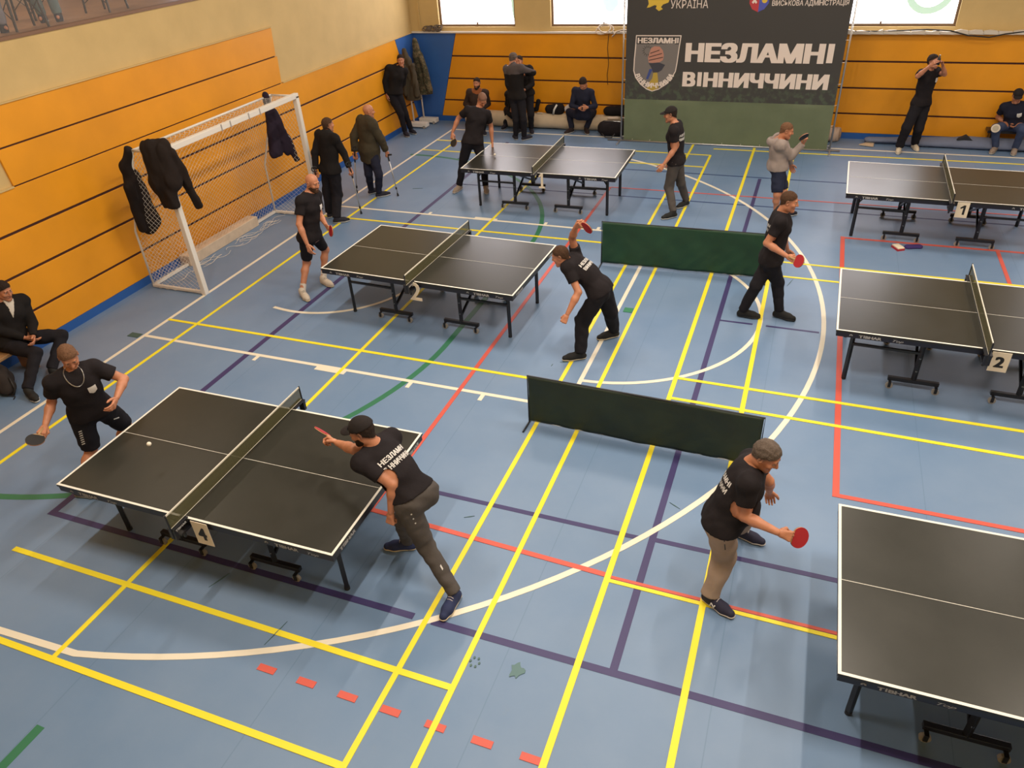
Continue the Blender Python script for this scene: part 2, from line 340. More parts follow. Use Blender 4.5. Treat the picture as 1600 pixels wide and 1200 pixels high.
# ---------------------------------------------------------------- signed distance bodies -> polygons
BIG = .08
class Vol:
    """a block of space in which tapered limbs and ellipsoids are blended into one closed surface"""
    def __init__(s, lo, hi, h):
        s.h = h; s.lo = np.array(lo, float)-3*h; n = np.ceil((np.array(hi, float)+3*h-s.lo)/h).astype(int)+1
        s.f = np.full(n, BIG, np.float32); s.ax = [s.lo[i]+h*np.arange(n[i]) for i in range(3)]
    def block(s, lo, hi):
        a = np.maximum(np.floor((np.array(lo)-s.lo)/s.h).astype(int), 0); b = np.minimum(np.ceil((np.array(hi)-s.lo)/s.h).astype(int)+1, s.f.shape)
        if (b <= a).any(): return None
        sl = tuple(slice(a[i], b[i]) for i in range(3))
        X = s.ax[0][sl[0]][:, None, None]; Y = s.ax[1][sl[1]][None, :, None]; Z = s.ax[2][sl[2]][None, None, :]
        return sl, X, Y, Z
    def mix(s, sl, d, k, op):
        a = s.f[sl]; d = d.astype(np.float32)
        if op == 'add':
            h = np.maximum(k-np.abs(a-d), 0)/k if k > 0 else 0; s.f[sl] = np.minimum(a, d)-h*h*k*.25
        else:
            d = -d; h = np.maximum(k-np.abs(a-d), 0)/k if k > 0 else 0; s.f[sl] = np.maximum(a, d)+h*h*k*.25
    def cone(s, a, b, ra, rb, k=.02, flat=None, fk=1.0, op='add'):
        a = np.array(a, float); b = np.array(b, float); pad = max(ra, rb)+BIG*.8
        r = s.block(np.minimum(a, b)-pad, np.maximum(a, b)+pad)
        if r is None: return s
        sl, X, Y, Z = r; px, py, pz = X-a[0], Y-a[1], Z-a[2]; ab = b-a; L2 = max(ab@ab, 1e-12)
        t = np.clip((px*ab[0]+py*ab[1]+pz*ab[2])/L2, 0, 1)
        qx, qy, qz = px-t*ab[0], py-t*ab[1], pz-t*ab[2]
        d2 = qx*qx+qy*qy+qz*qz
        if flat is not None:
            w_ = np.array(flat, float); w_ /= np.linalg.norm(w_); dw = qx*w_[0]+qy*w_[1]+qz*w_[2]; d2 = d2+(fk*fk-1)*dw*dw
        s.mix(sl, np.sqrt(np.maximum(d2, 0))-(ra+(rb-ra)*t), k, op); return s
    def ell(s, c, r, k=.02, R=None, op='add'):
        c = np.array(c, float); r = np.array(r, float); pad = r.max()+BIG*.8
        q = s.block(c-pad, c+pad)
        if q is None: return s
        sl, X, Y, Z = q; x, y, z = X-c[0], Y-c[1], Z-c[2]
        if R is not None:
            R = np.array(R); x, y, z = (R[0][0]*x+R[0][1]*y+R[0][2]*z), (R[1][0]*x+R[1][1]*y+R[1][2]*z), (R[2][0]*x+R[2][1]*y+R[2][2]*z)
        k0 = np.sqrt((x/r[0])**2+(y/r[1])**2+(z/r[2])**2)+1e-6; k1 = np.sqrt((x/r[0]**2)**2+(y/r[1]**2)**2+(z/r[2]**2)**2)+1e-6
        s.mix(sl, k0*(k0-1)/k1, k, op); return s
    def plane(s, p, n, k=0):
        """keep the side the normal points away from"""
        p = np.array(p, float); n = np.array(n, float); n /= np.linalg.norm(n)
        X, Y, Z = s.ax[0][:, None, None], s.ax[1][None, :, None], s.ax[2][None, None, :]
        d = ((X-p[0])*n[0]+(Y-p[1])*n[1]+(Z-p[2])*n[2]).astype(np.float32); s.f = np.maximum(s.f, d); return s
    def cutball(s, p, n, c, rad):
        """cut by a plane, but only near c (a cuff, a hem at one limb)"""
        p = np.array(p, float); n = np.array(n, float); n /= np.linalg.norm(n); c = np.array(c, float)
        q = s.block(c-rad, c+rad)
        if q is None: return s
        sl, X, Y, Z = q; d = ((X-p[0])*n[0]+(Y-p[1])*n[1]+(Z-p[2])*n[2]); rr = np.sqrt((X-c[0])**2+(Y-c[1])**2+(Z-c[2])**2)
        s.f[sl] = np.where(rr < rad, np.maximum(s.f[sl], d), s.f[sl]).astype(np.float32); return s
    def folds(s, amp, seed=0, sc=1.0, aniso=(1, 1, 1)):
        r = np.random.default_rng(seed); X, Y, Z = s.ax[0][:, None, None], s.ax[1][None, :, None], s.ax[2][None, None, :]
        g = 0
        for _ in range(5):
            k = r.normal(size=3); k /= np.linalg.norm(k); k = k*r.uniform(22, 60)*sc*np.array(aniso); ph = r.uniform(0, 6.28)
            k2 = r.normal(size=3)*14*sc; p2 = r.uniform(0, 6.28)
            g = g+np.sin(k[0]*X+k[1]*Y+k[2]*Z+ph+1.6*np.sin(k2[0]*X+k2[1]*Y+k2[2]*Z+p2))
        s.f = (s.f+amp*g/2.2).astype(np.float32); return s
    def polys(s):
        g = vdb.FloatGrid(BIG); f = s.f.copy(); m = BIG*.9
        f[0] = m; f[-1] = m; f[:, 0] = m; f[:, -1] = m; f[:, :, 0] = m; f[:, :, -1] = m
        g.copyFromArray(f); p, t, q = g.convertToPolygons(isovalue=0.0, adaptivity=0.0)
        return np.array(p, float)*s.h+s.lo, [tuple(int(i) for i in x) for x in t]+[tuple(int(i) for i in x) for x in q]
def sdf_obj(name, parts, m, parent, base=(0, 0, 0)):
    V = []; F = []; n = 0; base = np.array(base, float)
    for p, f in parts:
        V.append(p-base); F += [tuple(reversed([i+n for i in q])) for q in f]; n += len(p)
    V = np.vstack(V); me = bpy.data.meshes.new(name); me.from_pydata(V.tolist(), [], F); me.update(); me.materials.append(m)
    me.polygons.foreach_set('use_smooth', [True]*len(me.polygons))
    o = bpy.data.objects.new(name, me); C.objects.link(o)
    if parent: o.parent = parent
    return o
def U(v): v = np.array(v, float); return v/max(np.linalg.norm(v), 1e-9)

# ---------------------------------------------------------------- heads (built once per kind in head space: x right, y forward, z up)
HEADC = {}
def head_geo(kind):
    if kind in HEADC: return HEADC[kind]
    h = .0048; v = Vol((-.11, -.15, -.17), (.11, .14, .14), h)
    v.ell((0, -.012, .035), (.076, .094, .086), .01)
    v.ell((0, .022, -.03), (.060, .066, .082), .03)
    v.cone((-.042, .0, -.062), (-.012, .066, -.096), .022, .018, .03); v.cone((.042, .0, -.062), (.012, .066, -.096), .022, .018, .03)
    v.ell((0, .070, -.098), (.024, .018, .018), .02)
    v.cone((-.034, .076, .030), (.034, .076, .030), .011, .011, .015)
    v.ell((-.040, .062, -.02), (.022, .022, .022), .02); v.ell((.040, .062, -.02), (.022, .022, .022), .02)
    for s_ in (-1, 1): v.ell((s_*.031, .096, .010), (.019, .016, .012), .012, op='sub')
    v.cone((0, .086, .018), (0, .106, -.022), .008, .0125, .012); v.cone((-.012, .092, -.026), (.012, .092, -.026), .009, .009, .008)
    v.cone((-.020, .082, -.054), (.020, .082, -.054), .007, .007, .008); v.cone((-.017, .080, -.064), (.017, .080, -.064), .0075, .0075, .006)
    for s_ in (-1, 1):
        v.ell((s_*.077, -.008, .002), (.010, .020, .033), .006); v.ell((s_*.086, -.004, .006), (.007, .010, .018), .004, op='sub')
    v.cone((0, -.022, -.05), (0, -.042, -.15), .054, .056, .03)
    HEADC['head'] = v.polys()
    def shell(t, kk, zoff=0):
        s = Vol((-.12, -.15, -.14), (.12, .20, .17), h)
        s.ell((0, -.012, .035), (.076+t, .094+t, .086+t), .01)
        if kk != 'cap': s.cone((0, -.03, -.03), (0, -.045, -.07), .056+t*.6, .05, .03)
        return s
    for nm, t in (('buzz', .0022), ('short', .008)):
        s = shell(t, nm); s.folds(.0022 if nm == 'short' else .0011, 3, 4.0)
        s.plane((0, .080, .074), (0, .62, -.78)); s.ell((0, .135, .050), (.075, .062, .050), .01, op='sub')
        s.ell((.095, .030, .005), (.035, .030, .050), .006, op='sub'); s.ell((-.095, .030, .005), (.035, .030, .050), .006, op='sub')
        HEADC[nm] = s.polys()
    s = shell(.012, 'cap'); s.plane((0, .0, .045), (0, -.10, -1)); HEADC['cap'] = s.polys()
    s = Vol((-.12, .02, .0), (.12, .22, .12), .004); s.ell((0, .082, .052), (.074, .088, .012), .004)
    X, Y = s.ax[0][:, None, None], s.ax[1][None, :, None]
    s.ell((0, .0, .045), (.084, .10, .09), .003, op='sub')
    p, f = s.polys(); p[:, 2] -= 3.2*p[:, 0]**2+.16*np.maximum(p[:, 1]-.09, 0); HEADC['brim'] = (p, f)
    s = Vol((-.10, -.06, -.15), (.10, .13, .02), h)
    s.ell((0, .024, -.034), (.064, .071, .085), .02); s.cone((-.042, .0, -.062), (-.012, .066, -.096), .027, .024, .02); s.cone((.042, .0, -.062), (.012, .066, -.096), .027, .024, .02)
    s.ell((0, .072, -.100), (.03, .022, .024), .02); s.plane((0, .06, -.036), (0, .25, 1)); s.plane((0, -.012, 0), (0, -1, 0)); s.ell((0, .1, -.059), (.026, .03, .009), .004, op='sub')
    HEADC['beard'] = s.polys()
    v = Vol((-.06, .05, -.02), (.06, .1, .04), .0025)
    for s_ in (-1, 1): v.ell((s_*.031, .0745, .010), (.0105, .0105, .0062), .001)
    HEADC['eyes'] = v.polys()
    v = Vol((-.06, .05, -.02), (.06, .1, .04), .002)
    for s_ in (-1, 1): v.ell((s_*.030, .0838, .010), (.0052, .0035, .0052), .001)
    HEADC['iris'] = v.polys()
    v = Vol((-.06, .05, 0), (.06, .12, .06), .0022)
    for s_ in (-1, 1): v.cone((s_*.016, .0885, .0345), (s_*.047, .076, .034), .0042, .0032, .002)
    HEADC['brows'] = v.polys()
    return HEADC[kind]
# ---------------------------------------------------------------- hands (x along the fingers, y towards the thumb, z back of the hand)
def hand_geo(kind):
    if kind in HEADC: return HEADC[kind]
    curls = {'relaxed': (18, 26, 20), 'grip': (48, 72, 45), 'fist': (78, 88, 60), 'flat': (6, 10, 8)}[kind]
    v = Vol((-.05, -.065, -.09), (.20, .085, .035), .0034)
    ys = [.030, .010, -.010, -.029]; ln = [.96, 1.05, .98, .80]
    v.cone((-.03, 0, 0), (.02, 0, 0), .026, .027, .01, flat=(0, 0, 1), fk=1.35)
    for y, l in zip(ys, ln):
        v.cone((.015, y*.55, 0), (.086, y, .002), .0145, .0115, .012)
    for i, (y, l) in enumerate(zip(ys, ln)):
        p = np.array([.086-.004*abs(i-1), y, .002]); a = 0; rr = .0100
        sp = (1.5-i)*.035
        for c_, L_ in zip(curls, (.043, .027, .021)):
            a += math.radians(c_+(4*i if kind == 'relaxed' else 0)); q = p+np.array([math.cos(a), sp*math.cos(a), -math.sin(a)])*L_*l; v.cone(p, q, rr, rr*.90, .005); p = q; rr *= .9
    if kind in ('grip', 'fist'): th = [(.015, .026, -.006), (.048, .043, -.026), (.074, .030, -.040), (.088, .012, -.044)]
    else: th = [(.012, .026, -.006), (.046, .050, -.018), (.074, .060, -.026), (.096, .064, -.032)]
    for i in range(3): v.cone(th[i], th[i+1], (.0155, .0125, .0108)[i], (.0125, .0108, .009)[i], .008)
    HEADC[kind] = v.polys(); return HEADC[kind]
def place(geo, o, ex, ey, ez, s=1.0, mirror=False):
    p, f = geo; M = np.array([ex, ey, ez]); q = p.copy()*s
    if mirror: q[:, 1] *= -1; f = [tuple(reversed(x)) for x in f]
    return q@M+np.array(o), f

M_SKIN = {}
def skin(c, hc='brown'):
    if (c, hc) not in M_SKIN:
        m = mat('skin_%d' % len(M_SKIN), {'warm': (.50, .21, .115), 'tan': (.44, .18, .09), 'pale': (.58, .30, .20)}[c], .5, noise=.10, nscale=14, bump=.05, bscale=90); nt = m.node_tree
        b = nt.nodes['Principled BSDF']; src = b.inputs['Base Color'].links[0].from_socket
        for an, col, fac in (('scalp', HAIRCOL.get(hc, (.05, .03, .02)), .62), ('lips', (.36, .09, .07), .6)):
            at = nt.nodes.new('ShaderNodeAttribute'); at.attribute_name = an; ml = nt.nodes.new('ShaderNodeMath'); ml.operation = 'MULTIPLY'; ml.inputs[1].default_value = fac; nt.links.new(at.outputs['Fac'], ml.inputs[0])
            mx = nt.nodes.new('ShaderNodeMixRGB'); mx.inputs[2].default_value = (*col, 1); nt.links.new(ml.outputs[0], mx.inputs[0]); nt.links.new(src, mx.inputs[1]); src = mx.outputs[0]
        nt.links.new(src, b.inputs['Base Color']); M_SKIN[(c, hc)] = m
    return M_SKIN[(c, hc)]
HAIRCOL = {'brown': (.07, .035, .02), 'grey': (.13, .095, .075), 'dark': (.03, .02, .016), 'light': (.17, .085, .045), 'stub': (.22, .12, .08)}
def hairm(name, col): return mat(name, col, .9, noise=.2, nscale=70, bump=.5, bscale=160, spec=.2)
def cloth(name, col, rough=.9): return mat(name, col, rough, noise=.12, nscale=5, bump=.25, bscale=16, spec=.2)
TEE = cloth('black_cotton', (.016, .013, .015)); TRK = cloth('black_trousers', (.014, .013, .017)); NAVY = cloth('navy_fabric', (.016, .018, .035))
YOKEG = cloth('yoke_grey', (.085, .07, .07))
WHT = cloth('white_cotton', (.55, .50, .44))
M_EYE = mat('eye_white', (.45, .40, .36), .5); M_IRIS = mat('iris_dark', (.03, .02, .015), .2)
HAIRC = {'brown': hairm('hair_brown', (.075, .040, .024)), 'grey': hairm('hair_grey', (.12, .092, .075)), 'dark': hairm('hair_dark', (.03, .020, .016)), 'light': hairm('hair_light', (.17, .088, .050)), 'stub': mat('hair_stubble', (.20, .10, .065), .8)}
M_PRINT = mat('white_print', (.68, .66, .64), .7)

def person(key, label, top='tee', topc=None, bot='trousers', botc=None, shoec=(.02, .02, .03), solec=(.5, .5, .48), hair='buzz', hairc='brown', beard=False,
           sk='warm', cap=None, h=.0115, hands=('relaxed', 'relaxed'), belly=0, bulk=1.0, socks=None, print_back=None, chest=None, hemline=None, inner=None, laces=None, group=None, J=None, hood=False, amp=.0035, yoke=None, collar=False):
    J = J or JOINTS[key]; S = J['S']; g = {k: np.array(v) for k, v in J.items() if isinstance(v, list) and len(v) == 3}
    topc = topc or TEE; botc = botc or TRK
    pel, neck, head = g['pel'], g['neck'], g['head']; up = U(neck-pel); Rt = U(g['shR']-g['shL']); Rt = U(Rt-up*(Rt@up)); Fw = np.cross(up, Rt)
    base = ((g['anR']+g['anL'])/2).copy(); base[2] = 0
    root = empty('person', base); tag(root, label, 'person', group)
    allp = np.array([pel, neck, head, g['elR'], g['elL'], g['wrR'], g['wrL'], g['shR'], g['shL'], g['knR'], g['knL'], g['anR'], g['anL']])
    lo, hi = allp.min(0)-.16, allp.max(0)+.16
    sk_m = skin(sk, hairc); L = np.linalg.norm(neck-pel)
    hf = math.radians(J['face']); pt = math.radians(J['pitch'])
    hy = np.array([math.cos(hf)*math.cos(pt), math.sin(hf)*math.cos(pt), math.sin(pt)]); hx = U(np.cross(hy, (0, 0, 1))); hz = np.cross(hx, hy)
    hb = head-hz*.085*S-hy*.028*S      # where neck meets skull
    bend = -Fw*.03*(1-abs(up[2]))*2.2
    mid = pel+up*L*.48+bend
    def torso(v, e=0., arms=None, armr=(0, 0), hem=0.0, eh=None):
        k = .05; eh = e if eh is None else eh
        hc = (g['hiR']+g['hiL'])/2; hR, hL = hc+(g['hiR']-hc)*.66+up*.02, hc+(g['hiL']-hc)*.66+up*.02
        v.cone(hR, hL, (.108*bulk+eh)*S, (.108*bulk+eh)*S, .03, flat=Fw, fk=1.03)
        for s_ in 'RL':
            v.ell((hR if s_ == 'R' else hL)-Fw*.035*S, ((.092*bulk+eh)*S,)*3, k)
        if hem: v.cone(hR-up*hem, hL-up*hem, (.106*bulk+eh), (.106*bulk+eh), k, flat=Fw, fk=1.08)
        v.cone(pel+up*.04, mid, (.142*bulk+e)*S, (.142*bulk+e)*S, k, flat=Fw, fk=1.25)
        if belly: v.ell(pel+up*.14+Fw*.04, (.12+belly+e,)*3, k)
        v.cone(mid, neck-up*.14*S, (.143*bulk+e)*S, (.160*bulk+e)*S, k, flat=Fw, fk=1.32)
        sR, sL = g['shR']-Rt*.01, g['shL']+Rt*.01
        v.cone(sR, neck-up*.075*S, (.062+e)*S, (.085+e)*S, k, flat=Fw, fk=1.1); v.cone(sL, neck-up*.075*S, (.062+e)*S, (.085+e)*S, k, flat=Fw, fk=1.1)
        v.cone(neck-up*.03*S-Fw*.012, g['shR']+up*.01, (.055+e*.5)*S, (.045+e*.6)*S, k); v.cone(neck-up*.03*S-Fw*.012, g['shL']+up*.01, (.055+e*.5)*S, (.045+e*.6)*S, k)
        for s_, q in (('R', 1), ('L', -1)): v.ell(neck-up*.17*S+Rt*q*.07*S+Fw*.055*S, (.075+e, .075+e, .075+e), .05)
        return v
    # --- body
    v = Vol(lo, hi, h); torso(v)
    v.cone(neck-up*.06*S, hb, .060*S, .054*S, .04)
    for s_ in 'RL':
        sh, el, wr, hi_, kn, an = (g[a+s_] for a in ('sh', 'el', 'wr', 'hi', 'kn', 'an'))
        v.ell(sh, (.060*S,)*3, .03); v.cone(sh, el, .052*bulk*S, .040*S, .02); v.cone(el, el+(wr-el)*.35, .041*S, .043*S, .015); v.cone(el+(wr-el)*.3, wr, .043*S, .0265*S, .015, )
        v.cone(hi_, kn, .090*bulk*S, .056*S, .03); v.cone(kn, an, .053*S, .037*S, .02)
        sd = U(an-kn); bk = U(kn-hi_)-sd*(U(kn-hi_)@sd)
        bkn = -Fw if np.linalg.norm(bk) < .15 else U(bk); v.ell(kn+(an-kn)*.30-Fw*.012, (.050*S,)*3, .03)
        v.ell(kn+Fw*.01, (.052*S,)*3, .02)
        t = g['to'+s_]-an; t[2] = 0; t = U(t); v.cone(an-np.array([0, 0, .01]), np.array([an[0]+t[0]*.06, an[1]+t[1]*.06, an[2]-.04]), .034*S, .020*S, .02)
    parts = [v.polys(), place(head_geo('head'), head, hx, hy, hz, S)]
    # --- hands
    bat = J.get('bat')
    for i, s_ in enumerate('RL'):
        wr, el = g['wr'+s_], g['el'+s_]; d = U(wr-el); kind = hands[i]
        if bat and bat[0] == s_:
            d = U(np.array(bat[2])*.75+d*.45); nrm = np.array(bat[3]); ez = U(nrm-d*(nrm@d))*(1 if True else -1); kind = 'grip'
            ey = U(np.cross(ez, d)); 
            if s_ == 'L': ey = -ey
            # thumb towards the blade side
        else:
            inw = (-Rt if s_ == 'R' else Rt); ez = -inw*.9-Fw*.1; ez = U(ez-d*(ez@d)); ey = np.cross(ez, d)
            if ey@Fw < 0 and abs(ey@Fw) > .2: pass
            # thumb forward
            ey = U(ey) if (ey@(Fw+up*.3)) > 0 else -U(ey)
        mir = np.cross(d, ey)@ez < 0
        if mir: parts.append(place(hand_geo(kind), wr+d*.018, d, ey, ez, S*.98)[0:2]); parts[-1] = (parts[-1][0], [tuple(reversed(q)) for q in parts[-1][1]])
        else: parts.append(place(hand_geo(kind), wr+d*.018, d, ey, ez, S*.98))
    bo = sdf_obj('body', parts, sk_m, root, base)
    n0 = len(parts[0][0]); n1 = n0+len(parts[1][0]); Lc = head_geo('head')[0]; n = len(bo.data.vertices); sc_ = np.zeros(n, np.float32); lp = np.zeros(n, np.float32)
    if hair or cap:
        d_ = (Lc[:, 1]-.080)*(-.62)+(Lc[:, 2]-.074)*.78; sc_[n0:n1] = np.clip((d_+.020)/.022, 0, 1)*np.clip((.085-Lc[:, 1])/.02, 0, 1)
    if not beard: sc_[n0:n1] = np.maximum(sc_[n0:n1], .16*np.clip((-.045-Lc[:, 2])/.02, 0, 1)*np.clip((Lc[:, 1]+.01)/.03, 0, 1)*np.clip((Lc[:, 2]+.13)/.01, 0, 1))
    lp[n0:n1] = np.clip(1-np.abs(Lc[:, 2]+.059)/.013, 0, 1)*np.clip(1-np.abs(Lc[:, 0])/.026, 0, 1)**.5*(Lc[:, 1] > .07)
    for nm_, ar in (('scalp', sc_), ('lips', lp)): at = bo.data.attributes.new(nm_, 'FLOAT', 'POINT'); at.data.foreach_set('value', ar)
    P = lambda k: [place(head_geo(k), head, hx, hy, hz, S)]
    if h < .0125:
        sdf_obj('eyes', P('eyes'), M_EYE, root, base); sdf_obj('pupils', P('iris'), M_IRIS, root, base)
    sdf_obj('eyebrows', P('brows'), HAIRC[hairc if hairc not in ('stub',) else 'brown'], root, base)
    if cap:
        c = sdf_obj('cap', P('cap'), cap, root, base); b_ = sdf_obj('brim', P('brim'), cap, c, base)
        if hair: sdf_obj('hair', P('buzz'), HAIRC[hairc], root, base)
    elif hair: sdf_obj('hair', P(hair), HAIRC[hairc], root, base)
    if beard: sdf_obj('beard', P('beard'), HAIRC['dark' if hairc == 'dark' else ('grey' if hairc == 'grey' else 'brown')], root, base)
    # --- top
    long_ = top in ('jacket', 'hoodie', 'longsleeve', 'parka')
    e = {'tee': .016, 'longsleeve': .018, 'jacket': .030, 'hoodie': .032, 'parka': .055}[top]
    v = Vol(lo-.02, hi+.02, h); torso(v, e, hem={'parka': .16, 'tee': .05}.get(top, .05), eh=max(e, .018)+.007)
    for s_ in 'RL':
        sh, el, wr = (g[a+s_] for a in ('sh', 'el', 'wr'))
        if long_:
            v.ell(sh, ((.062+e*.8)*S,)*3, .03); v.cone(sh, el, (.054+e*.75)*S, (.045+e*.6)*S, .02); v.cone(el, wr-U(wr-el)*.0, (.045+e*.6)*S, (.033+e*.45)*S, .02); 
        else:
            q = sh+(el-sh)*.60; v.ell(sh, (.074*S,)*3, .03); v.cone(sh, q+(el-sh)*.1, .069*bulk*S, .066*bulk*S, .02)
    v.folds(amp, zlib.crc32(key.encode()) % 1000)
    for s_ in 'RL':
        sh, el, wr = (g[a+s_] for a in ('sh', 'el', 'wr'))
        if long_: q = wr-U(wr-el)*.005; v.cutball(q, wr-el, q+U(wr-el)*.05, .085)
        else: q = sh+(el-sh)*.60; v.cutball(q, el-sh, q+U(el-sh)*.055, .095)
    hm = hemline if hemline is not None else {'parka': .24, 'tee': .05}.get(top, .05); hn = U(-up+np.array([0, 0, -.8])); v.cutball(pel-up*hm*.3+np.array([0, 0, -hm*.7]), hn, pel+hn*(hm+.20), .36)
    if not (long_ and top != 'longsleeve'):
        v.cone(neck-up*.0, hb, .062*S, .062*S, .008, op='sub')
    else:
        v.cone(neck-up*.06, neck+(hb-neck)*.75, (.078 if top != 'parka' else .09)*S, .076*S, .02); v.cone(neck+(hb-neck)*.3, hb+(hb-neck)*.5, .062*S, .066*S, .004, op='sub')
        v.cutball(neck+(hb-neck)*.72, hb-neck, hb+(hb-neck)*.3, .12)
    if hood:
        v.ell(neck-Fw*.085-up*.03, (.11, .11, .085), .03); v.ell(neck-Fw*.07+up*.035, (.075, .075, .06), .01, op='sub')
    tname = {'tee': 'tshirt', 'longsleeve': 'pullover', 'jacket': 'jacket', 'hoodie': 'hooded_sweatshirt', 'parka': 'parka'}[top]
    shirt = sdf_obj(tname, [v.polys()], topc, root, base)
    if yoke:
        me = shirt.data; me.materials.append(yoke); b0 = Vector(neck-base)
        for p in me.polygons:
            q = np.array(p.center)+base
            if ((q-neck)@up > -.13 if yoke is YOKEG else np.linalg.norm(q-neck) < .135): p.material_index = 1
    if inner:
        v = Vol(lo-.02, hi+.02, h); torso(v, e+.007); nx_ = U(Fw)
        v.plane(neck-up*.12, -Fw); v.plane(neck+up*.02-Fw*.02, up); v.plane(pel+up*.08, -up); v.plane(neck+Rt*.055, Rt+up*-.25); v.plane(neck-Rt*.055, -Rt+up*-.25)
        q = sdf_obj('inner_shirt', [v.polys()], inner, root, base); q['label'] = 'white t-shirt showing in the open jacket' if inner is WHT else 'orange lining at the open collar'
    # --- bottom
    eb = {'trousers': .016, 'baggy': .034, 'shorts': .028, 'tights': .006}[bot]
    v = Vol(lo-.02, hi+.02, h)
    hc = (g['hiR']+g['hiL'])/2; hR, hL = hc+(g['hiR']-hc)*.66+up*.02, hc+(g['hiL']-hc)*.66+up*.02; ew = min(eb, .018)
    v.cone(hR, hL, (.108*bulk+ew)*S, (.108*bulk+ew)*S, .03, flat=Fw, fk=1.03)
    for s_ in 'RL':
        hi_, kn, an = (g[a+s_] for a in ('hi', 'kn', 'an')); v.ell((hR if s_ == 'R' else hL)-Fw*.035*S, ((.092*bulk+ew)*S,)*3, .05)
        v.cone(hi_, kn, (.088*bulk+ew)*S, (.064+eb*.9)*S, .03)
        if bot != 'shorts' and bot != 'tights': v.cone(kn, an+np.array([0, 0, .02]), (.062+eb*.8)*S, (.047+eb*.75)*S, .02)
    v.folds(amp*1.2, zlib.crc32((key+'b').encode()) % 1000)
    wc = max(.035, -(hemline or 0)+.035); v.cutball(pel+up*wc, up, pel+up*(wc+.135), .24)
    for s_ in 'RL':
        hi_, kn, an = (g[a+s_] for a in ('hi', 'kn', 'an'))
        if bot in ('shorts', 'tights'): q = hi_+(kn-hi_)*(.92 if bot == 'shorts' else .80); v.cutball(q, kn-hi_, q+U(kn-hi_)*.10, .145)
        else: q = an+(kn-an)*.02; v.cutball(q, an-kn, q+U(an-kn)*.06, .11)
    sdf_obj({'shorts': 'shorts', 'tights': 'shorts'}.get(bot, 'trousers'), [v.polys()], botc, root, base)
    # --- shoes
    ms = cloth('shoe_%02d%02d%02d' % tuple(int(c*99) for c in shoec), shoec, .7); so = mat('sole_%02d' % int(solec[0]*99), solec, .6)
    if socks:
        for s_ in 'RL':
            an, kn = g['an'+s_], g['kn'+s_]; v = Vol(an-.15, an+.2, h*.8); v.cone(an-np.array([0, 0, .03]), an+U(kn-an)*.13, .044, .046, .01); v.cutball(an+U(kn-an)*.11, kn-an, an+U(kn-an)*.16, .08); sdf_obj('sock', [v.polys()], socks, root, base)
    for s_ in 'RL':
        an, to = g['an'+s_], g['to'+s_]; t = to-an; tz = t[2]; t[2] = 0; t = U(t); rt = np.array([t[1], -t[0], 0]); z0 = an[2]-.09
        v = Vol(an-np.array([.26, .26, .14]), an+np.array([.26, .26, .14]), h*.62)
        hp = an-t*.035; hp = np.array([hp[0], hp[1], z0+.045]); bp = np.array([an[0]+t[0]*.125, an[1]+t[1]*.125, z0*.4+.042]); tp = np.array([an[0]+t[0]*.19, an[1]+t[1]*.19, z0*.3+.036])
        v.cone(hp, bp, .040*S, .046*S, .01); v.cone(bp, tp, .046*S, .034*S, .02); v.cone(an-np.array([0, 0, .03]), an+np.array([0, 0, .015]), .046*S, .043*S, .02); v.cone(an, bp, .042*S, .034*S, .03)
        nrm = U(np.cross(rt, U(tp-hp))); 
        if nrm[2] < 0: nrm = -nrm
        zp = np.array([hp[0], hp[1], z0+.022]); v.plane(zp, -nrm if z0 > .02 else (0, 0, -1))
        s1 = sdf_obj('shoe', [v.polys()], ms, root, base)
        v = Vol(an-np.array([.26, .26, .14]), an+np.array([.26, .26, .14]), h*.62)
        v.cone(hp, bp, .045*S, .052*S, .01); v.cone(bp, tp, .052*S, .040*S, .02); v.plane(zp+np.array([0, 0, .006]), (0, 0, 1)); v.plane((0, 0, max(z0, 0)+.002), (0, 0, -1))
        q = sdf_obj('sole', [v.polys()], so, s1, base)
        if laces:
            lb = MB(); hv = Vector(an-base)
            for i in range(5):
                f_ = .30+.14*i; c_ = Vector(an+(bp-an)*f_-base)+Vector((0, 0, .050*S-.003*i)); rv = Vector(rt)
                lb.tube([c_-rv*.024-Vector((0, 0, .010)), c_, c_+rv*.024-Vector((0, 0, .010))], .0035, 5)
            lb.build('laces', laces, s1)
    # --- prints wrapped onto the cloth
    if print_back or chest:
        bvh = BVHTree.FromPolygons([tuple(x.co) for x in shirt.data.vertices], [tuple(p.vertices) for p in shirt.data.polygons])
        def wrap(name, v2, f2, cen, ux, uy, dr, w_, hh, m, lab=None):
            V = []; ok = []
            KL = LASTK['k'] if len(LASTK['k']) == len(v2) else [0]*len(v2)
            for (a, b_), kl in zip(v2, KL):
                p = cen+ux*(a-.5)*w_+uy*(b_-.5)*hh; o_ = Vector(p-base-dr*.35); hit = bvh.ray_cast(o_, Vector(dr))
                ok.append(hit[0] is not None); V.append(tuple(hit[0]-Vector(dr)*(.003+.00012*kl)) if hit[0] is not None else (0, 0, 0))
            F = [q for q in f2 if all(ok[i] for i in q)]
            if not F: return
            me = bpy.data.meshes.new(name); me.from_pydata(V, [], F); me.materials.append(m); o = bpy.data.objects.new(name, me); C.objects.link(o); o.parent = shirt
            if lab: o['label'] = lab
        if print_back:
            for j, s in enumerate(print_back):
                t2, f2 = text_mesh(s, .03); wrap('back_print', t2, f2, neck-up*(.145+.062*j), Rt, up, Fw, .27*S, .043, M_PRINT, 'white lettering across the back')
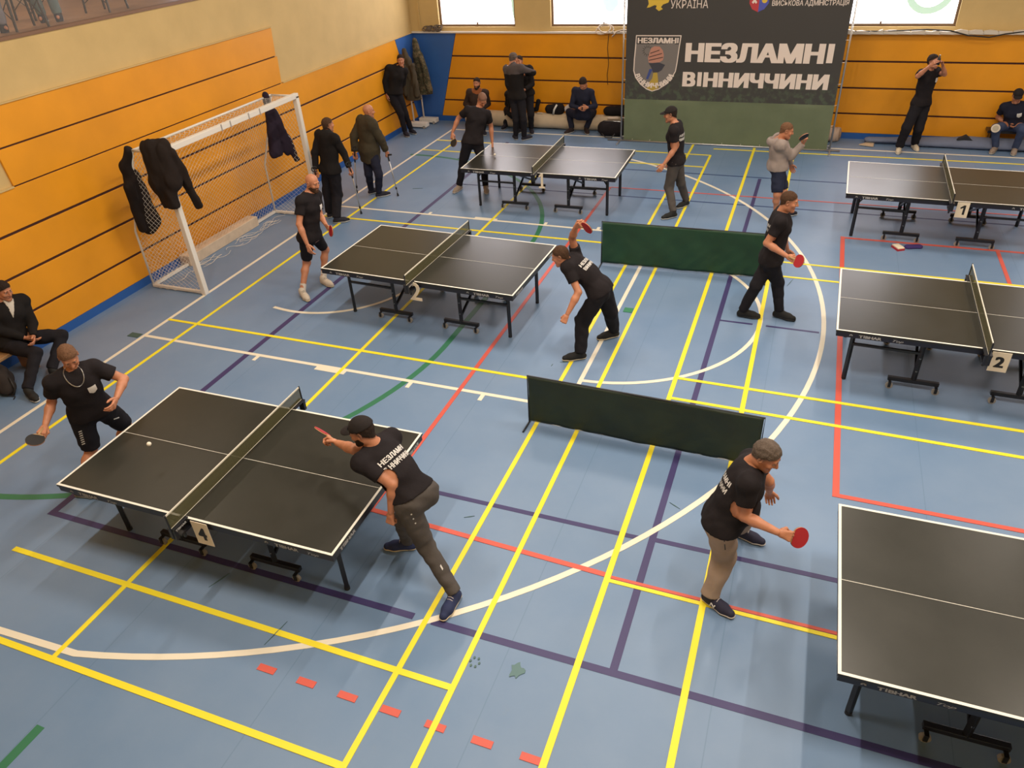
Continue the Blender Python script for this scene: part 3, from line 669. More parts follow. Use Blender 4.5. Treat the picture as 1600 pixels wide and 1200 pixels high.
        if chest:
            sh_ = [(0, 1), (0, .35), (.2, .12), (.5, 0), (.8, .12), (1, .35), (1, 1)]
            grid = [(x, y) for y in (0, .25, .5, .75, 1) for x in (0, .25, .5, .75, 1)]
            vs_ = []; fs_ = []
            for jx in range(5):
                for ix in range(5):
                    y = jx/4; wd = 1 if y > .35 else math.sqrt(max(0, 1-((.35-y)/.36)**2)); vs_.append((.5+(ix/4-.5)*wd, y))
            for jx in range(4):
                for ix in range(4): a = jx*5+ix; fs_.append((a, a+1, a+6, a+5))
            wrap('chest_badge', vs_, fs_, neck-up*.17+Rt*(-.085), -Rt, up, -Fw, .075, .085, M_PRINT, 'pale shield badge on the chest')
    # --- bat
    return root, base

def cloth_mark(root, part, name, cen, dr, ux, uy, w_, hh, m, label=None, n=4, shape=None):
    """a small flat mark laid onto a garment"""
    o = next(c for c in root.children if c.name.split('.')[0] == part); base = np.array(root.location)
    bvh = BVHTree.FromPolygons([tuple(x.co) for x in o.data.vertices], [tuple(p.vertices) for p in o.data.polygons]); V = []; dr = U(dr); ux = U(ux); uy = U(uy)
    for j in range(n+1):
        for i in range(n+1):
            a, b_ = i/n, j/n; q = np.array(cen)+ux*(a-.5)*w_+uy*(b_-.5)*hh-base; h_ = bvh.ray_cast(Vector(q-dr*.3), Vector(dr))
            if h_[0] is None: return
            V.append(h_[0]-Vector(dr)*.003)
    F = [(j*(n+1)+i, j*(n+1)+i+1, (j+1)*(n+1)+i+1, (j+1)*(n+1)+i) for j in range(n) for i in range(n)]
    me = bpy.data.meshes.new(name); me.from_pydata(V, [], F); me.materials.append(m); q = bpy.data.objects.new(name, me); C.objects.link(q); q.parent = o
    if label: q['label'] = label
M_RED = mat('bat_red_rubber', (.42, .02, .03), .55); M_BLK = mat('bat_black_rubber', (.014, .014, .016), .55); M_WOOD = mat('bat_wood', (.45, .27, .13), .5, noise=.1, nscale=30)
def bat(key, label, front='red'):
    b = JOINTS[key]['bat']; c, d, n = (np.array(x) for x in b[1:]); e = np.cross(n, d)
    root = empty('table_tennis_bat', c); tag(root, label, 'bat', 'table tennis bats in the players hands')
    def outline(r, t0, t1):
        pts = []
        for a in np.linspace(0, 2*PI, 40)[:-1]:
            x, y = math.cos(a)*r*1.03, math.sin(a)*r
            pts.append((x, y))
        return pts
    def slab(name, t0, t1, m, r, par, cut=None):
        o2 = outline(r, 0, 0); V = []
        for t in (t0, t1):
            for x, y in o2:
                if cut is not None: x = max(x, cut)
                V.append(d*x+e*y+n*t)
        k = len(o2); F = [tuple(reversed(range(k))), tuple(range(k, 2*k))]+[(i, (i+1) % k, (i+1) % k+k, i+k) for i in range(k)]
        return MB().add(V, F).build(name, m, par)
    bl = slab('blade', -.003, .003, M_WOOD, .076, root)
    f1, f2 = (M_RED, M_BLK) if front == 'red' else (M_BLK, M_RED)
    o = slab('rubber', .003, .0065, f1, .0755, root, -.058); o['label'] = ('red' if front == 'red' else 'black')+' rubber'
    o = slab('rubber', -.0065, -.003, f2, .0755, root, -.058); o['label'] = ('black' if front == 'red' else 'red')+' rubber'
    q = [-d*.062, -d*.085, -d*.13, -d*.165]
    h_ = MB().tube(q, [.010, .012, .0115, .0145], 10); h_.build('handle', M_WOOD, root, smooth=True)
    return root
JOINTS = {
 'fore_right': {'anR':[-0.144,4.047,0.09],'toR':[-0.002,3.976,0.03],'anL':[-0.006,4.845,0.09],'toL':[0.083,4.824,0.03],'pel':[-0.137,4.13,0.86],'neck':[0.006,4.218,1.315],'head':[0.081,4.18,1.457],'shR':[0.002,4.038,1.3],'elR':[0.002,4.005,1.03],'wrR':[0.232,3.928,1.019],'shL':[-0.018,4.381,1.239],'elL':[0.135,4.435,1.021],'wrL':[0.157,4.56,0.814],'hiR':[-0.132,4.042,0.83],'knR':[-0.088,4.155,0.445],'hiL':[-0.141,4.217,0.83],'knL':[0.026,4.6,0.523],'S':0.97,'bat':['R',[0.387,4.025,0.916],[0.74,0.462,-0.489],[0.652,-0.67,0.355]],'face':-20,'pitch':-25},
 'cap_player': {'anR':[-2.698,3.83,0.09],'toR':[-2.845,3.779,0.03],'anL':[-2.073,3.431,0.09],'toL':[-2.087,3.252,0.03],'pel':[-2.4,3.621,0.895],'neck':[-2.758,3.697,1.255],'head':[-2.8,3.656,1.415],'shR':[-2.689,3.866,1.217],'elR':[-2.922,3.666,1.203],'wrR':[-3.146,3.76,1.142],'shL':[-2.758,3.513,1.224],'elL':[-2.52,3.52,1.069],'wrL':[-2.546,3.464,0.827],'hiR':[-2.355,3.699,0.865],'knR':[-2.627,3.698,0.499],'hiL':[-2.445,3.543,0.865],'knL':[-2.359,3.568,0.431],'S':1.0,'bat':['R',[-3.338,3.844,1.147],[-0.916,0.4,0.023],[0.327,0.713,0.62]],'face':190,'pitch':-15},
 'front_left': {'anR':[-6.158,3.46,0.09],'toR':[-6.034,3.49,0.03],'anL':[-6.18,3.943,0.09],'toL':[-6.077,4.006,0.03],'pel':[-6.074,3.86,0.812],'neck':[-5.987,3.794,1.3],'head':[-5.944,3.799,1.464],'shR':[-6.086,3.646,1.246],'elR':[-6.23,3.645,1.006],'wrR':[-6.13,3.437,0.908],'shL':[-5.905,3.956,1.256],'elL':[-5.766,4.099,1.059],'wrL':[-5.666,3.877,1.004],'hiR':[-6.119,3.783,0.782],'knR':[-6.183,3.755,0.357],'hiL':[-6.028,3.938,0.782],'knL':[-6.072,4.126,0.414],'S':1.0,'bat':['R',[-6.041,3.247,0.901],[0.422,-0.906,-0.033],[0.328,0.119,0.937]],'face':-35,'pitch':-35},
 'seated_left': {'anR':[-8.243,4.629,0.09],'toR':[-8.043,4.555,0.03],'anL':[-8.341,5.067,0.09],'toL':[-8.112,4.988,0.03],'pel':[-8.807,5.053,0.47],'neck':[-8.802,5.2,0.948],'head':[-8.716,5.176,1.092],'shR':[-8.851,5.019,0.951],'elR':[-8.766,4.931,0.669],'wrR':[-8.598,5.081,0.511],'shL':[-8.755,5.351,0.849],'elL':[-8.666,5.29,0.588],'wrL':[-8.493,5.125,0.515],'hiR':[-8.832,4.967,0.44],'knR':[-8.375,4.991,0.375],'hiL':[-8.782,5.14,0.44],'knL':[-8.403,5.404,0.388],'S':1.0,'face':0,'pitch':-18},
 'bald': {'anR':[-6.465,7.759,0.09],'toR':[-6.207,7.579,0.03],'anL':[-6.394,8.205,0.09],'toL':[-6.077,8.085,0.03],'pel':[-6.343,8.052,0.838],'neck':[-6.262,8.115,1.418],'head':[-6.197,8.166,1.567],'shR':[-6.266,7.931,1.388],'elR':[-6.274,7.793,1.113],'wrR':[-6.176,7.743,0.861],'shL':[-6.271,8.289,1.35],'elL':[-6.245,8.249,1.074],'wrL':[-6.062,8.091,1.01],'hiR':[-6.341,7.962,0.808],'knR':[-6.49,8.033,0.416],'hiL':[-6.344,8.142,0.808],'knL':[-6.395,8.397,0.469],'S':1.0,'bat':['L',[-5.901,7.959,0.985],[0.768,-0.629,-0.122],[-0.592,-0.77,0.238]],'face':-10,'pitch':-15},
 'arm_up': {'anR':[-1.877,7.831,0.09],'toR':[-1.966,7.766,0.03],'anL':[-2.132,7.225,0.09],'toL':[-2.285,7.146,0.03],'pel':[-1.951,7.428,0.86],'neck':[-2.335,7.462,1.18],'head':[-2.392,7.331,1.272],'shR':[-2.298,7.637,1.128],'elR':[-2.326,7.566,1.397],'wrR':[-2.241,7.439,1.595],'shL':[-2.296,7.28,1.168],'elL':[-2.142,7.188,0.918],'wrL':[-2.228,7.037,0.705],'hiR':[-1.951,7.518,0.83],'knR':[-1.881,7.658,0.445],'hiL':[-1.951,7.338,0.83],'knL':[-2.142,7.343,0.455],'S':1.0,'bat':['R',[-2.081,7.314,1.645],[0.766,-0.596,0.239],[-0.472,-0.775,-0.421]],'face':185,'pitch':-20},
 'mid_right': {'anR':[0.016,8.868,0.09],'toR':[0.221,8.81,0.03],'anL':[-0.416,8.771,0.09],'toL':[-0.25,8.77,0.03],'pel':[-0.168,8.82,0.836],'neck':[-0.131,8.821,1.411],'head':[-0.073,8.777,1.565],'shR':[-0.135,8.641,1.361],'elR':[-0.245,8.593,1.109],'wrR':[-0.002,8.543,0.993],'shL':[-0.135,9.001,1.361],'elL':[-0.081,8.884,1.081],'wrL':[-0.007,9.004,0.874],'hiR':[-0.168,8.73,0.806],'knR':[-0.055,8.922,0.454],'hiL':[-0.168,8.91,0.806],'knL':[-0.295,8.725,0.484],'S':1.0,'bat':['R',[0.138,8.387,1.014],[0.667,-0.739,0.096],[-0.705,-0.583,0.404]],'face':-5,'pitch':-10},
 'cap_back': {'anR':[-1.775,12.476,0.09],'toR':[-1.893,12.302,0.03],'anL':[-1.889,11.903,0.09],'toL':[-2.051,11.76,0.03],'pel':[-1.951,12.172,0.885],'neck':[-1.989,12.166,1.451],'head':[-2.085,12.188,1.601],'shR':[-1.986,12.346,1.403],'elR':[-1.892,12.275,1.118],'wrR':[-2.01,12.181,0.888],'shL':[-1.985,11.986,1.399],'elL':[-1.952,11.976,1.121],'wrL':[-2.085,11.882,0.905],'hiR':[-1.951,12.262,0.855],'knR':[-1.863,12.326,0.452],'hiL':[-1.951,12.082,0.855],'knL':[-2.027,12.111,0.448],'S':1.0,'face':185,'pitch':-10},
 'hoodie': {'anR':[-0.273,12.148,0.09],'toR':[-0.129,12.194,0.03],'anL':[-0.148,12.348,0.09],'toL':[-0.003,12.422,0.03],'pel':[-0.351,12.246,0.874],'neck':[-0.389,12.244,1.283],'head':[-0.303,12.205,1.424],'shR':[-0.353,12.067,1.235],'elR':[-0.18,12.179,1.046],'wrR':[-0.034,12.186,1.248],'shL':[-0.415,12.422,1.23],'elL':[-0.243,12.357,1.008],'wrL':[-0.175,12.5,0.814],'hiR':[-0.335,12.157,0.844],'knR':[-0.298,12.017,0.479],'hiL':[-0.366,12.334,0.844],'knL':[-0.211,12.192,0.465],'S':1,'bat':['R',[-0.04,12.03,1.389],[-0.026,-0.743,0.669],[0.551,-0.569,-0.611]],'face':5,'pitch':-15},
 'seated_phone': {'anR':[-5.053,16.469,0.09],'toR':[-5.113,16.364,0.03],'anL':[-4.719,16.522,0.09],'toL':[-4.651,16.388,0.03],'pel':[-4.745,16.302,0.47],'neck':[-4.703,16.21,1.007],'head':[-4.681,16.132,1.157],'shR':[-4.887,16.222,0.973],'elR':[-4.941,16.132,0.684],'wrR':[-4.729,15.999,0.669],'shL':[-4.528,16.214,0.944],'elL':[-4.419,16.176,0.676],'wrL':[-4.529,15.953,0.701],'hiR':[-4.835,16.304,0.44],'knR':[-5.151,16.605,0.421],'hiL':[-4.655,16.3,0.44],'knL':[-4.614,16.731,0.408],'S':1.0,'face':-92,'pitch':-45},
 'seated_orange': {'anR':[-7.342,15.996,0.09],'toR':[-7.367,15.89,0.03],'anL':[-7.067,16.04,0.09],'toL':[-7.003,15.95,0.03],'pel':[-7.212,16.143,0.42],'neck':[-7.187,16.154,0.928],'head':[-7.182,16.14,1.097],'shR':[-7.367,16.122,0.887],'elR':[-7.497,16.14,0.64],'wrR':[-7.277,16.06,0.553],'shL':[-7.013,16.184,0.869],'elL':[-7.005,16.305,0.616],'wrL':[-7.073,16.072,0.557],'hiR':[-7.3,16.128,0.39],'knR':[-7.236,15.764,0.487],'hiL':[-7.123,16.159,0.39],'knL':[-6.906,15.845,0.479],'S':1.0,'face':-85,'pitch':-5},
 'grey_back': {'anR':[-5.93,15.706,0.09],'toR':[-5.84,15.833,0.03],'anL':[-6.135,15.723,0.09],'toL':[-6.24,15.868,0.03],'pel':[-6.051,15.707,0.953],'neck':[-6.086,15.694,1.557],'head':[-6.129,15.789,1.692],'shR':[-5.906,15.663,1.517],'elR':[-5.701,15.821,1.41],'wrR':[-5.91,15.946,1.354],'shL':[-6.26,15.726,1.498],'elL':[-6.234,15.667,1.197],'wrL':[-6.186,15.749,0.966],'hiR':[-5.963,15.691,0.923],'knR':[-5.888,15.604,0.482],'hiL':[-6.14,15.723,0.923],'knL':[-6.072,15.609,0.474],'S':1.0,'face':70,'pitch':-20},
 'hidden_back': {'anR':[-6.233,16.281,0.09],'toR':[-6.249,16.231,0.03],'anL':[-5.979,16.321,0.09],'toL':[-5.934,16.23,0.03],'pel':[-6.079,16.311,0.88],'neck':[-6.137,16.29,1.411],'head':[-6.159,16.209,1.559],'shR':[-6.31,16.293,1.342],'elR':[-6.359,16.345,1.072],'wrR':[-6.288,16.171,0.907],'shL':[-5.952,16.291,1.381],'elL':[-5.895,16.244,1.082],'wrL':[-5.982,16.019,1.017],'hiR':[-6.169,16.311,0.85],'knR':[-6.142,16.13,0.463],'hiL':[-5.989,16.311,0.85],'knL':[-5.92,16.156,0.464],'S':1.0,'face':-90,'pitch':0},
 'seated_hidden': {'anR':[-6.718,16.587,0.09],'toR':[-6.729,16.314,0.03],'anL':[-6.202,16.502,0.09],'toL':[-6.151,16.354,0.03],'pel':[-6.362,16.379,0.42],'neck':[-6.341,16.387,0.856],'head':[-6.315,16.343,1.018],'shR':[-6.523,16.386,0.815],'elR':[-6.609,16.511,0.579],'wrR':[-6.437,16.342,0.512],'shL':[-6.163,16.386,0.797],'elL':[-6.177,16.587,0.603],'wrL':[-6.256,16.362,0.528],'hiR':[-6.452,16.379,0.39],'knR':[-6.725,16.737,0.375],'hiL':[-6.272,16.379,0.39],'knL':[-6.341,16.789,0.376],'S':1.0,'face':-90,'pitch':0},
 'server': {'anR':[-6.039,12.389,0.09],'toR':[-6.075,12.16,0.03],'anL':[-5.525,12.459,0.09],'toL':[-5.423,12.263,0.03],'pel':[-5.721,12.453,0.932],'neck':[-5.634,12.624,1.448],'head':[-5.566,12.694,1.607],'shR':[-5.796,12.532,1.452],'elR':[-6.021,12.572,1.29],'wrR':[-6.111,12.46,1.063],'shL':[-5.488,12.686,1.349],'elL':[-5.49,12.825,1.106],'wrL':[-5.458,12.757,0.842],'hiR':[-5.801,12.412,0.902],'knR':[-5.952,12.439,0.497],'hiL':[-5.64,12.493,0.902],'knL':[-5.583,12.553,0.483],'S':1.0,'bat':['R',[-6.04,12.325,0.918],[0.34,-0.641,-0.688],[-0.352,-0.765,0.539]],'face':-50,'pitch':-45},
 'crutch_black': {'anR':[-7.515,10.373,0.09],'toR':[-7.387,10.465,0.03],'anL':[-7.798,10.59,0.09],'toL':[-7.837,10.803,0.03],'pel':[-7.569,10.545,0.909],'neck':[-7.521,10.58,1.497],'head':[-7.559,10.701,1.61],'shR':[-7.352,10.529,1.436],'elR':[-7.287,10.616,1.178],'wrR':[-7.205,10.586,0.941],'shL':[-7.698,10.624,1.459],'elL':[-7.768,10.481,1.195],'wrL':[-7.761,10.39,0.936],'hiR':[-7.483,10.521,0.879],'knR':[-7.547,10.575,0.458],'hiL':[-7.656,10.569,0.879],'knL':[-7.744,10.581,0.475],'S':1.0,'face':60,'pitch':-5},
 'crutch_olive': {'anR':[-7.414,11.709,0.09],'toR':[-7.298,11.832,0.03],'anL':[-7.655,11.837,0.09],'toL':[-7.588,11.95,0.03],'pel':[-7.515,11.785,0.895],'neck':[-7.485,11.805,1.398],'head':[-7.484,11.915,1.527],'shR':[-7.332,11.713,1.342],'elR':[-7.23,11.771,1.088],'wrR':[-7.202,11.839,0.849],'shL':[-7.643,11.893,1.354],'elL':[-7.767,11.737,1.119],'wrL':[-7.759,11.653,0.857],'hiR':[-7.437,11.74,0.865],'knR':[-7.296,11.621,0.472],'hiL':[-7.593,11.831,0.865],'knL':[-7.549,11.674,0.45],'S':1.0,'face':40,'pitch':-5},
 'leaning': {'anR':[-8.881,15.585,0.09],'toR':[-8.624,15.365,0.03],'anL':[-8.844,15.809,0.09],'toL':[-8.562,15.64,0.03],'pel':[-8.995,15.507,1.013],'neck':[-8.881,15.597,1.505],'head':[-8.799,15.672,1.653],'shR':[-9.013,15.465,1.508],'elR':[-9.102,15.353,1.252],'wrR':[-9.099,15.359,1.002],'shL':[-8.771,15.712,1.406],'elL':[-8.857,15.753,1.143],'wrL':[-8.988,15.632,0.957],'hiR':[-9.058,15.443,0.983],'knR':[-8.889,15.502,0.521],'hiL':[-8.933,15.572,0.983],'knL':[-8.847,15.642,0.502],'S':1.0,'face':-60,'pitch':-5},
 'drinker': {'anR':[1.731,16.234,0.09],'toR':[1.691,15.806,0.03],'anL':[2.018,16.499,0.09],'toL':[2.14,16.051,0.03],'pel':[1.944,16.359,0.913],'neck':[1.938,16.359,1.497],'head':[1.96,16.298,1.654],'shR':[1.8,16.244,1.446],'elR':[1.729,15.973,1.461],'wrR':[1.868,15.88,1.647],'shL':[2.076,16.475,1.448],'elL':[2.192,16.22,1.452],'wrL':[2.103,16.073,1.634],'hiR':[1.875,16.301,0.883],'knR':[1.774,16.144,0.486],'hiL':[2.013,16.417,0.883],'knL':[1.994,16.278,0.435],'S':1.0,'face':-40,'pitch':5},
 'seated_right': {'anR':[3.417,16.532,0.09],'toR':[3.319,16.306,0.03],'anL':[3.744,16.508,0.09],'toL':[3.699,16.296,0.03],'pel':[3.642,16.765,0.47],'neck':[3.559,16.681,0.864],'head':[3.536,16.611,1.017],'shR':[3.396,16.729,0.788],'elR':[3.378,16.889,0.559],'wrR':[3.536,16.712,0.48],'shL':[3.743,16.653,0.844],'elL':[3.879,16.741,0.616],'wrL':[3.67,16.751,0.475],'hiR':[3.554,16.784,0.44],'knR':[3.309,16.431,0.474],'hiL':[3.73,16.746,0.44],'knL':[3.728,16.337,0.494],'S':1.0,'face':-95,'pitch':-20},
}
TIPS = {'a': [-7.32, 10.87, 0.0], 'b': [-8.19, 10.93, 0.0], 'c': [-7.09, 11.85, 0.0], 'd': [-7.97, 11.81, 0.0]}
# ---------------------------------------------------------------- table tennis tables
TL, TW, TH = 2.74, 1.525, .76
def top_material():
    m = bpy.data.materials.new('dark_green_table_top'); m.use_nodes = True; nt = m.node_tree; N = nt.nodes; L = nt.links; b = N['Principled BSDF']
    tc = N.new('ShaderNodeTexCoord'); n = N.new('ShaderNodeTexNoise'); n.inputs['Scale'].default_value = 2.2; n.inputs['Detail'].default_value = 9; n.inputs['Roughness'].default_value = .7
    L.new(tc.outputs['Object'], n.inputs['Vector']); r = N.new('ShaderNodeValToRGB'); r.color_ramp.elements[0].position = .3; r.color_ramp.elements[1].position = .75
    r.color_ramp.elements[0].color = (.024, .024, .019, 1); r.color_ramp.elements[1].color = (.034, .033, .027, 1)
    L.new(n.outputs['Fac'], r.inputs['Fac']); L.new(r.outputs['Color'], b.inputs['Base Color'])
    r2 = N.new('ShaderNodeMapRange'); r2.inputs['To Min'].default_value = .25; r2.inputs['To Max'].default_value = .36; L.new(n.outputs['Fac'], r2.inputs['Value']); L.new(r2.outputs[0], b.inputs['Roughness'])
    b.inputs['Specular IOR Level'].default_value = .36
    return m
M_TOP = top_material(); M_APRON = mat('dark_apron', (.012, .012, .022), .35); M_NET = mat('dark_net', (.10, .095, .035), .9, alpha=.55); M_TAPE2 = mat('net_tape', (.72, .68, .58), .7)
M_LOGO = mat('silver_lettering', (.42, .42, .42), .5)
def make_table():
    t = empty('table_tennis_table')
    mx = TL/2
    for k, (x0, x1) in enumerate(((0, mx-.003), (mx+.003, TL))):
        o = MB().box(x0, x1, 0, TW, TH-.022, TH).build('table_top', M_TOP, t)
        lw = .020; z0, z1 = TH, TH+.0012; ln = MB().box(x0, x1, 0, lw, z0, z1).box(x0, x1, TW-lw, TW, z0, z1).box(x0, x1, TW/2-.0018, TW/2+.0018, z0, z1)
        ln.box(*((x0, x0+lw) if k == 0 else (x1-lw, x1)), lw, TW-lw, z0, z1)
        ln.build('edge_line', M_WHITE, o)
        ap = MB(); a0, a1 = TH-.075, TH-.022; e = .006
        ap.box(x0+e, x1-e, e, e+.028, a0, a1).box(x0+e, x1-e, TW-e-.028, TW-e, a0, a1).box(x0+e if k == 0 else x0+.02, x0+e+.028 if k == 0 else x0+.045, e+.028, TW-e-.028, a0, a1).box(x1-.045 if k == 0 else x1-e-.028, x1-.02 if k == 0 else x1-e, e+.028, TW-e-.028, a0, a1)
        a = ap.build('apron', M_APRON, t); bevel(a, .003, 2)
        ub = (.225, .525) if k == 0 else (2.215, 2.490); y = e-.0003
        for yy, sg in ((y, 1), (TW-y, -1)):
            if sg == 1:
                text_obj('lettering', 'TIBHAR', M_LOGO, a, (ub[0], yy, a0+.012), (.215, 0, 0), (0, 0, .033), .0012, .04)
                text_obj('lettering', 'Top', M_LOGO, a, (ub[1]+.02, yy, a0+.008), (.10, 0, 0), (0, 0, .032), .0012, .01, .4)
                lx = ub[0]-.075
            else:
                text_obj('lettering', 'TIBHAR', M_LOGO, a, (ub[0]+.215, yy, a0+.012), (-.215, 0, 0), (0, 0, .033), .0012, .04)
                lx = ub[0]-.075
            st = MB(); c0 = Vector((lx, yy-.001*sg, a0+.026))
            for q in range(6):
                an = PI*q/5; st.bar(c0+Vector((math.cos(an), 0, math.sin(an)))*.006, c0+Vector((math.cos(an), 0, math.sin(an)))*.017, .004)
            st.build('emblem', M_LOGO, a)
        xe = x0+e-.0003 if k == 0 else x1-e+.0003
        for v0 in (.105, 1.22):
            if k == 1: text_obj('lettering', 'TIBHAR', M_LOGO, a, (xe, v0, a0+.010), (0, .225, 0), (0, 0, .036), .0012, .04)
            else: text_obj('lettering', 'TIBHAR', M_LOGO, a, (xe, v0+.225, a0+.010), (0, -.225, 0), (0, 0, .036), .0012, .04)
        M_ = lambda u: u if k == 0 else TL-u
        for v in (.29, 1.25):
            lg = MB().bar((M_(.20), v, .025), (M_(.20), v, a1-.01), .038).build('leg', M_BLACK, t); bevel(lg, .004, 2)
            MB().tube([(M_(.20), v, 0), (M_(.20), v, .03)], .024, 12).build('leg_foot', M_RUBBER, lg)
            MB().bar((M_(.20), v, .52), (M_(.33), v, a0+.01), .02).build('gusset', M_BLACK, lg)
            uc = MB().bar((M_(.88), v-.01, .11), (M_(.88), v-.01, a1-.01), .042).build('centre_post', M_BLACK, t); bevel(uc, .004, 2)
            MB().bar((M_(.20), v-.005, .46), (M_(.88), v-.015, .46), .026).build('stretcher', M_BLACK, t)
            cb = MB().bar((M_(.63), v-.01, .105), (M_(1.13), v-.01, .105), .045).build('caster_bar', M_BLACK, t); bevel(cb, .005, 2)
            for uu in (.655, 1.105):
                w_ = MB().tube([(M_(uu), v-.01-.055, .037), (M_(uu), v-.01-.03, .037)], .037, 16).build('caster', M_CASTER, cb, smooth=False)
                hb_ = MB().tube([(M_(uu), v-.01-.060, .037), (M_(uu), v-.01-.025, .037)], .019, 12).build('caster_hub', M_BLACK, t) if False else None
                MB().box(M_(uu)-.014, M_(uu)+.014, v-.01-.068, v-.01-.060, .025, .09).box(M_(uu)-.014, M_(uu)+.014, v-.075, v-.01, .080, .09).build('caster_fork', M_BLACK, cb)
            for uu, zz in ((.88, .40), (.88, .24)): MB().disc((M_(uu), v-.033, zz), (0, 1, 0), .009, .006, 10).build('bolt', M_GREYM, uc)
        MB().bar((M_(.88), .30, .20), (M_(.88), 1.22, .62), .026).build('brace', M_BLACK, t)
        MB().bar((M_(.88), 1.22, .20), (M_(.88), .30, .62), .026).build('brace', M_BLACK, t)
        MB().bar((M_(.20), .30, .60), (M_(.20), 1.24, .60), .026).build('cross_bar', M_BLACK, t)
    n = empty('net', (mx, 0, 0)); n.parent = t
    sh = MB().box(-.0008, .0008, -.15, TW+.15, TH+.012, TH+.150).build('net_mesh', M_NET, n)
    MB().box(-.004, .004, -.15, TW+.15, TH+.140, TH+.1535).build('net_tape', M_TAPE2, n)
    MB().tube([(0, -.15, TH+.012), (0, TW+.15, TH+.012)], .0025, 5).build('net_cord', M_TAPE2, n)
    for y, sg in ((-.15, 1), (TW+.15, -1)):
        MB().tube([(0, y, TH-.09), (0, y, TH+.156)], .008, 8).build('net_post', M_BLACK, n)
        MB().box(-.035, .035, min(y, y+sg*.16), max(y, y+sg*.16), TH+.0015, TH+.012).box(-.03, .03, min(y+sg*.05, y+sg*.17), max(y+sg*.05, y+sg*.17), TH-.10, TH-.08).box(-.03, .03, min(y, y+sg*.03), max(y, y+sg*.03), TH-.10, TH+.01).build('net_clamp', M_BLACK, n)
        MB().tube([(0, y+sg*.10, TH-.16), (0, y+sg*.10, TH-.08)], .012, 10).build('clamp_screw', M_BLACK, n)
    text_obj('lettering', 'TIBHAR', M_LOGO, n, (.036, -.14, TH-.020), (0, .12, 0), (0, 0, .022), .001, .03)
    tag(n, 'dark green net with a white top tape')
    return t
TP = [('L4', -5.5269, 2.9485, .0113, 'nearest table with the number 4 card, two players at it'), ('L2', -5.6891, 7.2893, -.0355, 'middle of the left row, bald player at its end'),
      ('L1', -5.5263, 11.4379, .0132, 'farthest table of the left row, before the bending server'), ('R1', .6697, 11.4846, -.0166, 'farthest table on the right with the number 1 card'),
      ('R2', .6022, 7.3398, -.0137, 'middle table on the right with the number 2 card'), ('R3', .6772, 3.113, .0106, 'table cut off by the bottom right corner')]
t0 = make_table(); TAB = {}
for i, (k, x, y, th, lab) in enumerate(TP):
    t = t0 if i == 0 else copy_tree(t0); t.location = (x, y, 0); t.rotation_euler = (0, 0, th); TAB[k] = t
    tag(t, 'dark green table tennis table, '+lab, 'table', 'table tennis tables')
M_CARD = mat('cream_card', (.78, .68, .52), .8, noise=.04, nscale=6); M_INK = mat('black_ink', (.012, .012, .012), .6)
def TP_(k, u, v, z): 
    _, x, y, th, _ = next(a for a in TP if a[0] == k); return Vector((x+math.cos(th)*u-math.sin(th)*v, y+math.sin(th)*u+math.cos(th)*v, z)), th
for k, u0, u1, z0, z1, dg_ in (('L4', 1.445, 1.605, .52, .765, '4'), ('R2', 1.425, 1.59, .535, .755, '2'), ('R1', 1.455, 1.61, .535, .757, '1')):
    p, th = TP_(k, (u0+u1)/2, -.018, 0); r = empty('number_card', p, th); hw = (u1-u0)/2
    tag(r, 'cream card with a black %s hanging under the net of %s' % (dg_, {'4': 'the nearest table', '2': 'the middle right table', '1': 'the far right table'}[dg_]), 'sign', 'table number cards')
    c_ = MB().box(-hw, hw, -.002, .002, z0, z1).build('card', M_CARD, r)
    ww = .085 if dg_ != '1' else .06
    if dg_ == '1':
        MB().prism([(.008, z0+.045), (.036, z0+.045), (.036, z1-.04), (.012, z1-.04), (-.030, z1-.075), (-.024, z1-.095), (.008, z1-.078)], 'y', -.0034, -.0021).build('digit', M_INK, r); continue
    text_obj('digit', dg_, M_INK, r, (-ww/2, -.0022, z0+(z1-z0)*.22), (ww, 0, 0), (0, 0, (z1-z0)*.55), .001, .04)
# cut-out digits on the two far left tables
for k, uc, dg_, hgt, wd in (('L2', 1.42, '2', .25, .17), ('L1', 1.49, '1', .25, .11)):
    p, th = TP_(k, uc, -.03, 0); v, f = text_mesh(dg_, .012)
    if dg_ == '1': v = [(.34, .12), (.05, .12), (.0, 0), (1, 0), (.95, .12), (.70, .12), (.70, 1), (.36, 1), (.02, .84), (.02, .72), (.34, .80)]; f = [tuple(range(11))]
    V = [((a-.5)*wd, 0, .515+b_*hgt) for a, b_ in v]; n = len(V)
    bm = bmesh.new(); vv = [bm.verts.new(q) for q in V]
    for q in f:
        try: bm.faces.new([vv[i] for i in q])
        except ValueError: pass
    r_ = bmesh.ops.extrude_face_region(bm, geom=list(bm.faces)); bmesh.ops.translate(bm, vec=(0, .006, 0), verts=[e for e in r_['geom'] if isinstance(e, bmesh.types.BMVert)])
    bmesh.ops.recalc_face_normals(bm, faces=bm.faces); me = bpy.data.meshes.new('cardboard_digit'); bm.to_mesh(me); bm.free(); me.materials.append(M_CARD)
    o = bpy.data.objects.new('cardboard_digit', me); C.objects.link(o); o.location = p; o.rotation_euler = (0, 0, th)
    tag(o, 'cream cut-out digit %s hanging at the net of %s' % (dg_, 'the middle left table' if k == 'L2' else 'the farthest left table'), 'sign')
